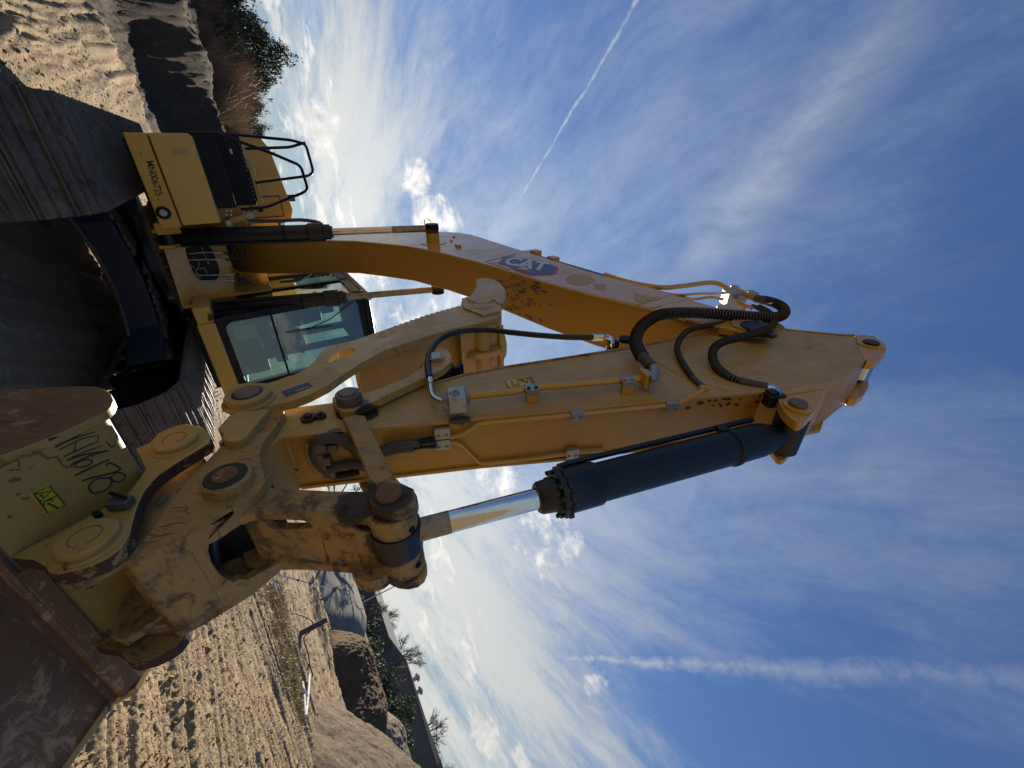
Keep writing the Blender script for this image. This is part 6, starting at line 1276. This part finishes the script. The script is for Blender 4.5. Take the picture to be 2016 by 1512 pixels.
# ------------------------------------------------------------------ parked cars
def car(label, az, d_, col, seed, rot):
    x, y = taz(az, d_); t_ = empty('parked_car', (x, y, 0)); t_.rotation_euler = (0, 0, rot); tag(t_, label, 'car', 'parked cars behind the piles'); mt = paint('car_paint_%d' % seed, col, tuple(c * .8 for c in col), dust=.2, wearamt=0, rough=.2, scale=.5, bump=0)
    sec = [(-2.2, .45), (-2.2, .85), (-1.9, .98), (-1.25, 1.03), (-.75, 1.45), (.75, 1.48), (1.45, 1.02), (2.1, .92), (2.25, .6), (2.2, .35), (-2.1, .3)]
    m = MB(); m.prism([(a, -.85, b) for a, b in sec], [(a, .85, b) for a, b in sec]); m.build('body', mt, t_, .06)
    for s in (1, -1): m = MB(); q = [(-1.1, 1.05), (-.68, 1.40), (.68, 1.42), (1.25, 1.05)]; m.prism([(a, s * .853, b) for a, b in q], [(a, s * .83, b) for a, b in q]); m.build('side_glass', BLK, t_)
    m = MB(); m.prism([(1.45, -.75, 1.05), (1.45, .75, 1.05), (.8, .68, 1.45), (.8, -.68, 1.45)], [(1.43, -.75, 1.0), (1.43, .75, 1.0), (.78, .68, 1.40), (.78, -.68, 1.40)]); m.v = [(a + .03, b, c + .03) for a, b, c in m.v]; m.build('windshield', flat('car_glass_%d' % seed, (.25, .28, .3), .05), t_)
    for a in (-1.4, 1.4):
        for b in (-.85, .85): m = MB(); m.tube([(a, b - .1, .33), (a, b + .1, .33)], .33, 18); m.build('wheel', RUB, t_)
car('dark blue parked car behind the flat crested gravel pile', 53.3, 62, (.03, .045, .09), 1, .6); car('black parked car beside the white one', 56.6, 60, (.02, .02, .025), 2, .7); car('white parked car in front of the green shrub', 58.2, 60, (.5, .5, .5), 3, .6); car('silver parked car behind the dark brown topsoil pile', 60.2, 58, (.32, .34, .36), 4, .8)
# ------------------------------------------------------------------ things lying on the dirt
def gz(px, py, dz_=0.): q = gnd(px, py); return np.array((q[0], q[1], float(height(q[0], q[1], False)) + dz_))
TIM = paint('old_timber', (.10, .055, .035), (.14, .08, .05), dust=.4, wearamt=.3, rough=.7, scale=4, bump=.5); RCAB = flat('rusty_red_cable', (.22, .06, .05)); PVC = flat('white_plastic_pipe', (.62, .60, .58), .35)
a = gz(588, 1249, .12); b = gz(588, 1249) + (gz(630, 1226) - gz(588, 1249)) * .35; b[2] = .62; d = b - a; dl = np.linalg.norm(d); d /= dl; s = np.cross(d, (0, 0, 1)); s /= np.linalg.norm(s); u3 = np.cross(s, d)
T0 = empty('timber_post', (a[0], a[1], 0)); tag(T0, 'dark leaning timber post with a rusty cable wrapped round it', 'post')
bb = at(641, 1221, math.hypot(a[0] - CP[0], a[1] - CP[1]) + .6); aa = at(588, 1249, math.hypot(a[0] - CP[0], a[1] - CP[1])); aa[2] = max(aa[2], .02)
d = bb - aa; dl = np.linalg.norm(d); d /= dl; s = np.cross(d, (0, 0, 1)); s /= np.linalg.norm(s); u3 = np.cross(s, d); m = MB(); m.box((aa + bb) / 2, (dl, .17, .17), np.array([d, s, u3]).T); o = m.build('timber', TIM, T0, .01); o.matrix_parent_inverse = Matrix.Translation(-Vector(T0.location))
dist0 = math.hypot(aa[0] - CP[0], aa[1] - CP[1])
q = [at(x, y, dist0 + .25) for x, y in ((569, 1195), (580, 1207), (600, 1214), (613, 1222), (617, 1232), (612, 1242), (600, 1253), (592, 1265), (588, 1280), (586, 1300), (588, 1322), (594, 1338), (598, 1343))]
q = [np.array((p[0], p[1], max(p[2], float(height(p[0], p[1], False)) + .03))) for p in q]
tag(MB().tube(smooth(q, 5), .022, 6).build('rusty_cable', RCAB), 'rusty red cable snaking from the timber post to the white pipes', 'cable')
for (p1, p2, lb) in (((593, 1345), (596, 1412), 'white plastic pipe on the dirt, the straightest of the three'), ((601, 1333), (600, 1410), 'white plastic pipe lying close beside the straightest one'), ((591, 1360), (598, 1374), 'short broken white pipe stub among the pipes')):
    A_ = gz(*p1, .05); B_ = gz(*p2, .05); tag(MB().tube([A_, (A_ + B_) / 2 + np.array((0, 0, .01)), B_], .035, 8).build('plastic_pipe', PVC), lb, 'pipe', 'white pipes on the dirt')
pa_ = gz(538, 1131, 0); pb_ = at(642, 1157, math.hypot(pa_[0] - CP[0], pa_[1] - CP[1]) + .5); S0 = empty('marker_pole', pa_); tag(S0, 'thin white leaning marker pole with two black bands', 'pole'); pl_ = pb_ - pa_
MB().tube([(0, 0, 0), tuple(pl_)], [.028, .018], 8).build('pole', PVC, S0)
for f in (.42, .66): MB().tube([tuple(pl_ * f), tuple(pl_ * (f + .035))], .034, 8).build('black_band', BLK, S0)
for p1, p2, lb in (((531, 1135), (546, 1155), 'short white stake in the weeds, most upright of the three'), ((531, 1137), (541, 1160), 'short white stake crossing the upright one'), ((533, 1141), (545, 1168), 'short white stake leaning lowest in the weeds')):
    A_ = gz(*p1, .02); B_ = at(*p2, math.hypot(A_[0] - CP[0], A_[1] - CP[1]) - .3); B_[2] = max(B_[2], .08); tag(MB().tube([A_, B_], .018, 6).build('stake', PVC), lb, 'stake', 'white stakes in the weeds')

# clods and stones scattered on the dirt, too many to count
m = MB(); rnd = np.random.RandomState(77)
for i in range(26000):
    az = rnd.uniform(-24, 80); rr = 3.2 * (9.0 ** rnd.uniform(0, 1)); p = az2(az, rr)
    if abs(p[0]) < 1.75 and -2.9 < p[1] < 3.0: continue
    s_ = min(.032, .0055 * math.exp(rnd.normal(.2, .65))) * (1 + rr * .045); z = float(height(p[0], p[1])) - .03 if False else None
    m_ = [(1, 0, 0), (-1, 0, 0), (0, 1, 0), (0, -1, 0), (0, 0, 1), (0, 0, -1)]; m.v += [(p[0] + a * s_ * rnd.uniform(.6, 1.3), p[1] + b * s_ * rnd.uniform(.6, 1.3), c * s_ * rnd.uniform(.5, .9)) for a, b, c in m_]
    b0 = len(m.v) - 6; m.f += [(b0 + a, b0 + b, b0 + c) for a, b, c in ((0, 2, 4), (2, 1, 4), (1, 3, 4), (3, 0, 4), (2, 0, 5), (1, 2, 5), (3, 1, 5), (0, 3, 5))]
V_ = np.array(m.v); C_ = V_.reshape(-1, 6, 3).mean(1); hz_ = height(C_[:, 0], C_[:, 1]) - .022
pad = np.exp(-((np.maximum(0, np.abs(C_[:, 0]) - 1.9)) ** 2 + (np.maximum(0, np.abs(C_[:, 1] - .3) - 3.2)) ** 2) * 2); hz_ = (hz_) * (1 - pad * .5)
V_[:, 2] += np.repeat(hz_, 6); m.v = [tuple(q) for q in V_]; m.m = [0] * len(m.f)
tag(m.build('dirt_clods', SOIL, None, 0, 0), 'small clods and stones strewn over the rutted dirt', 'clods', kind='stuff')
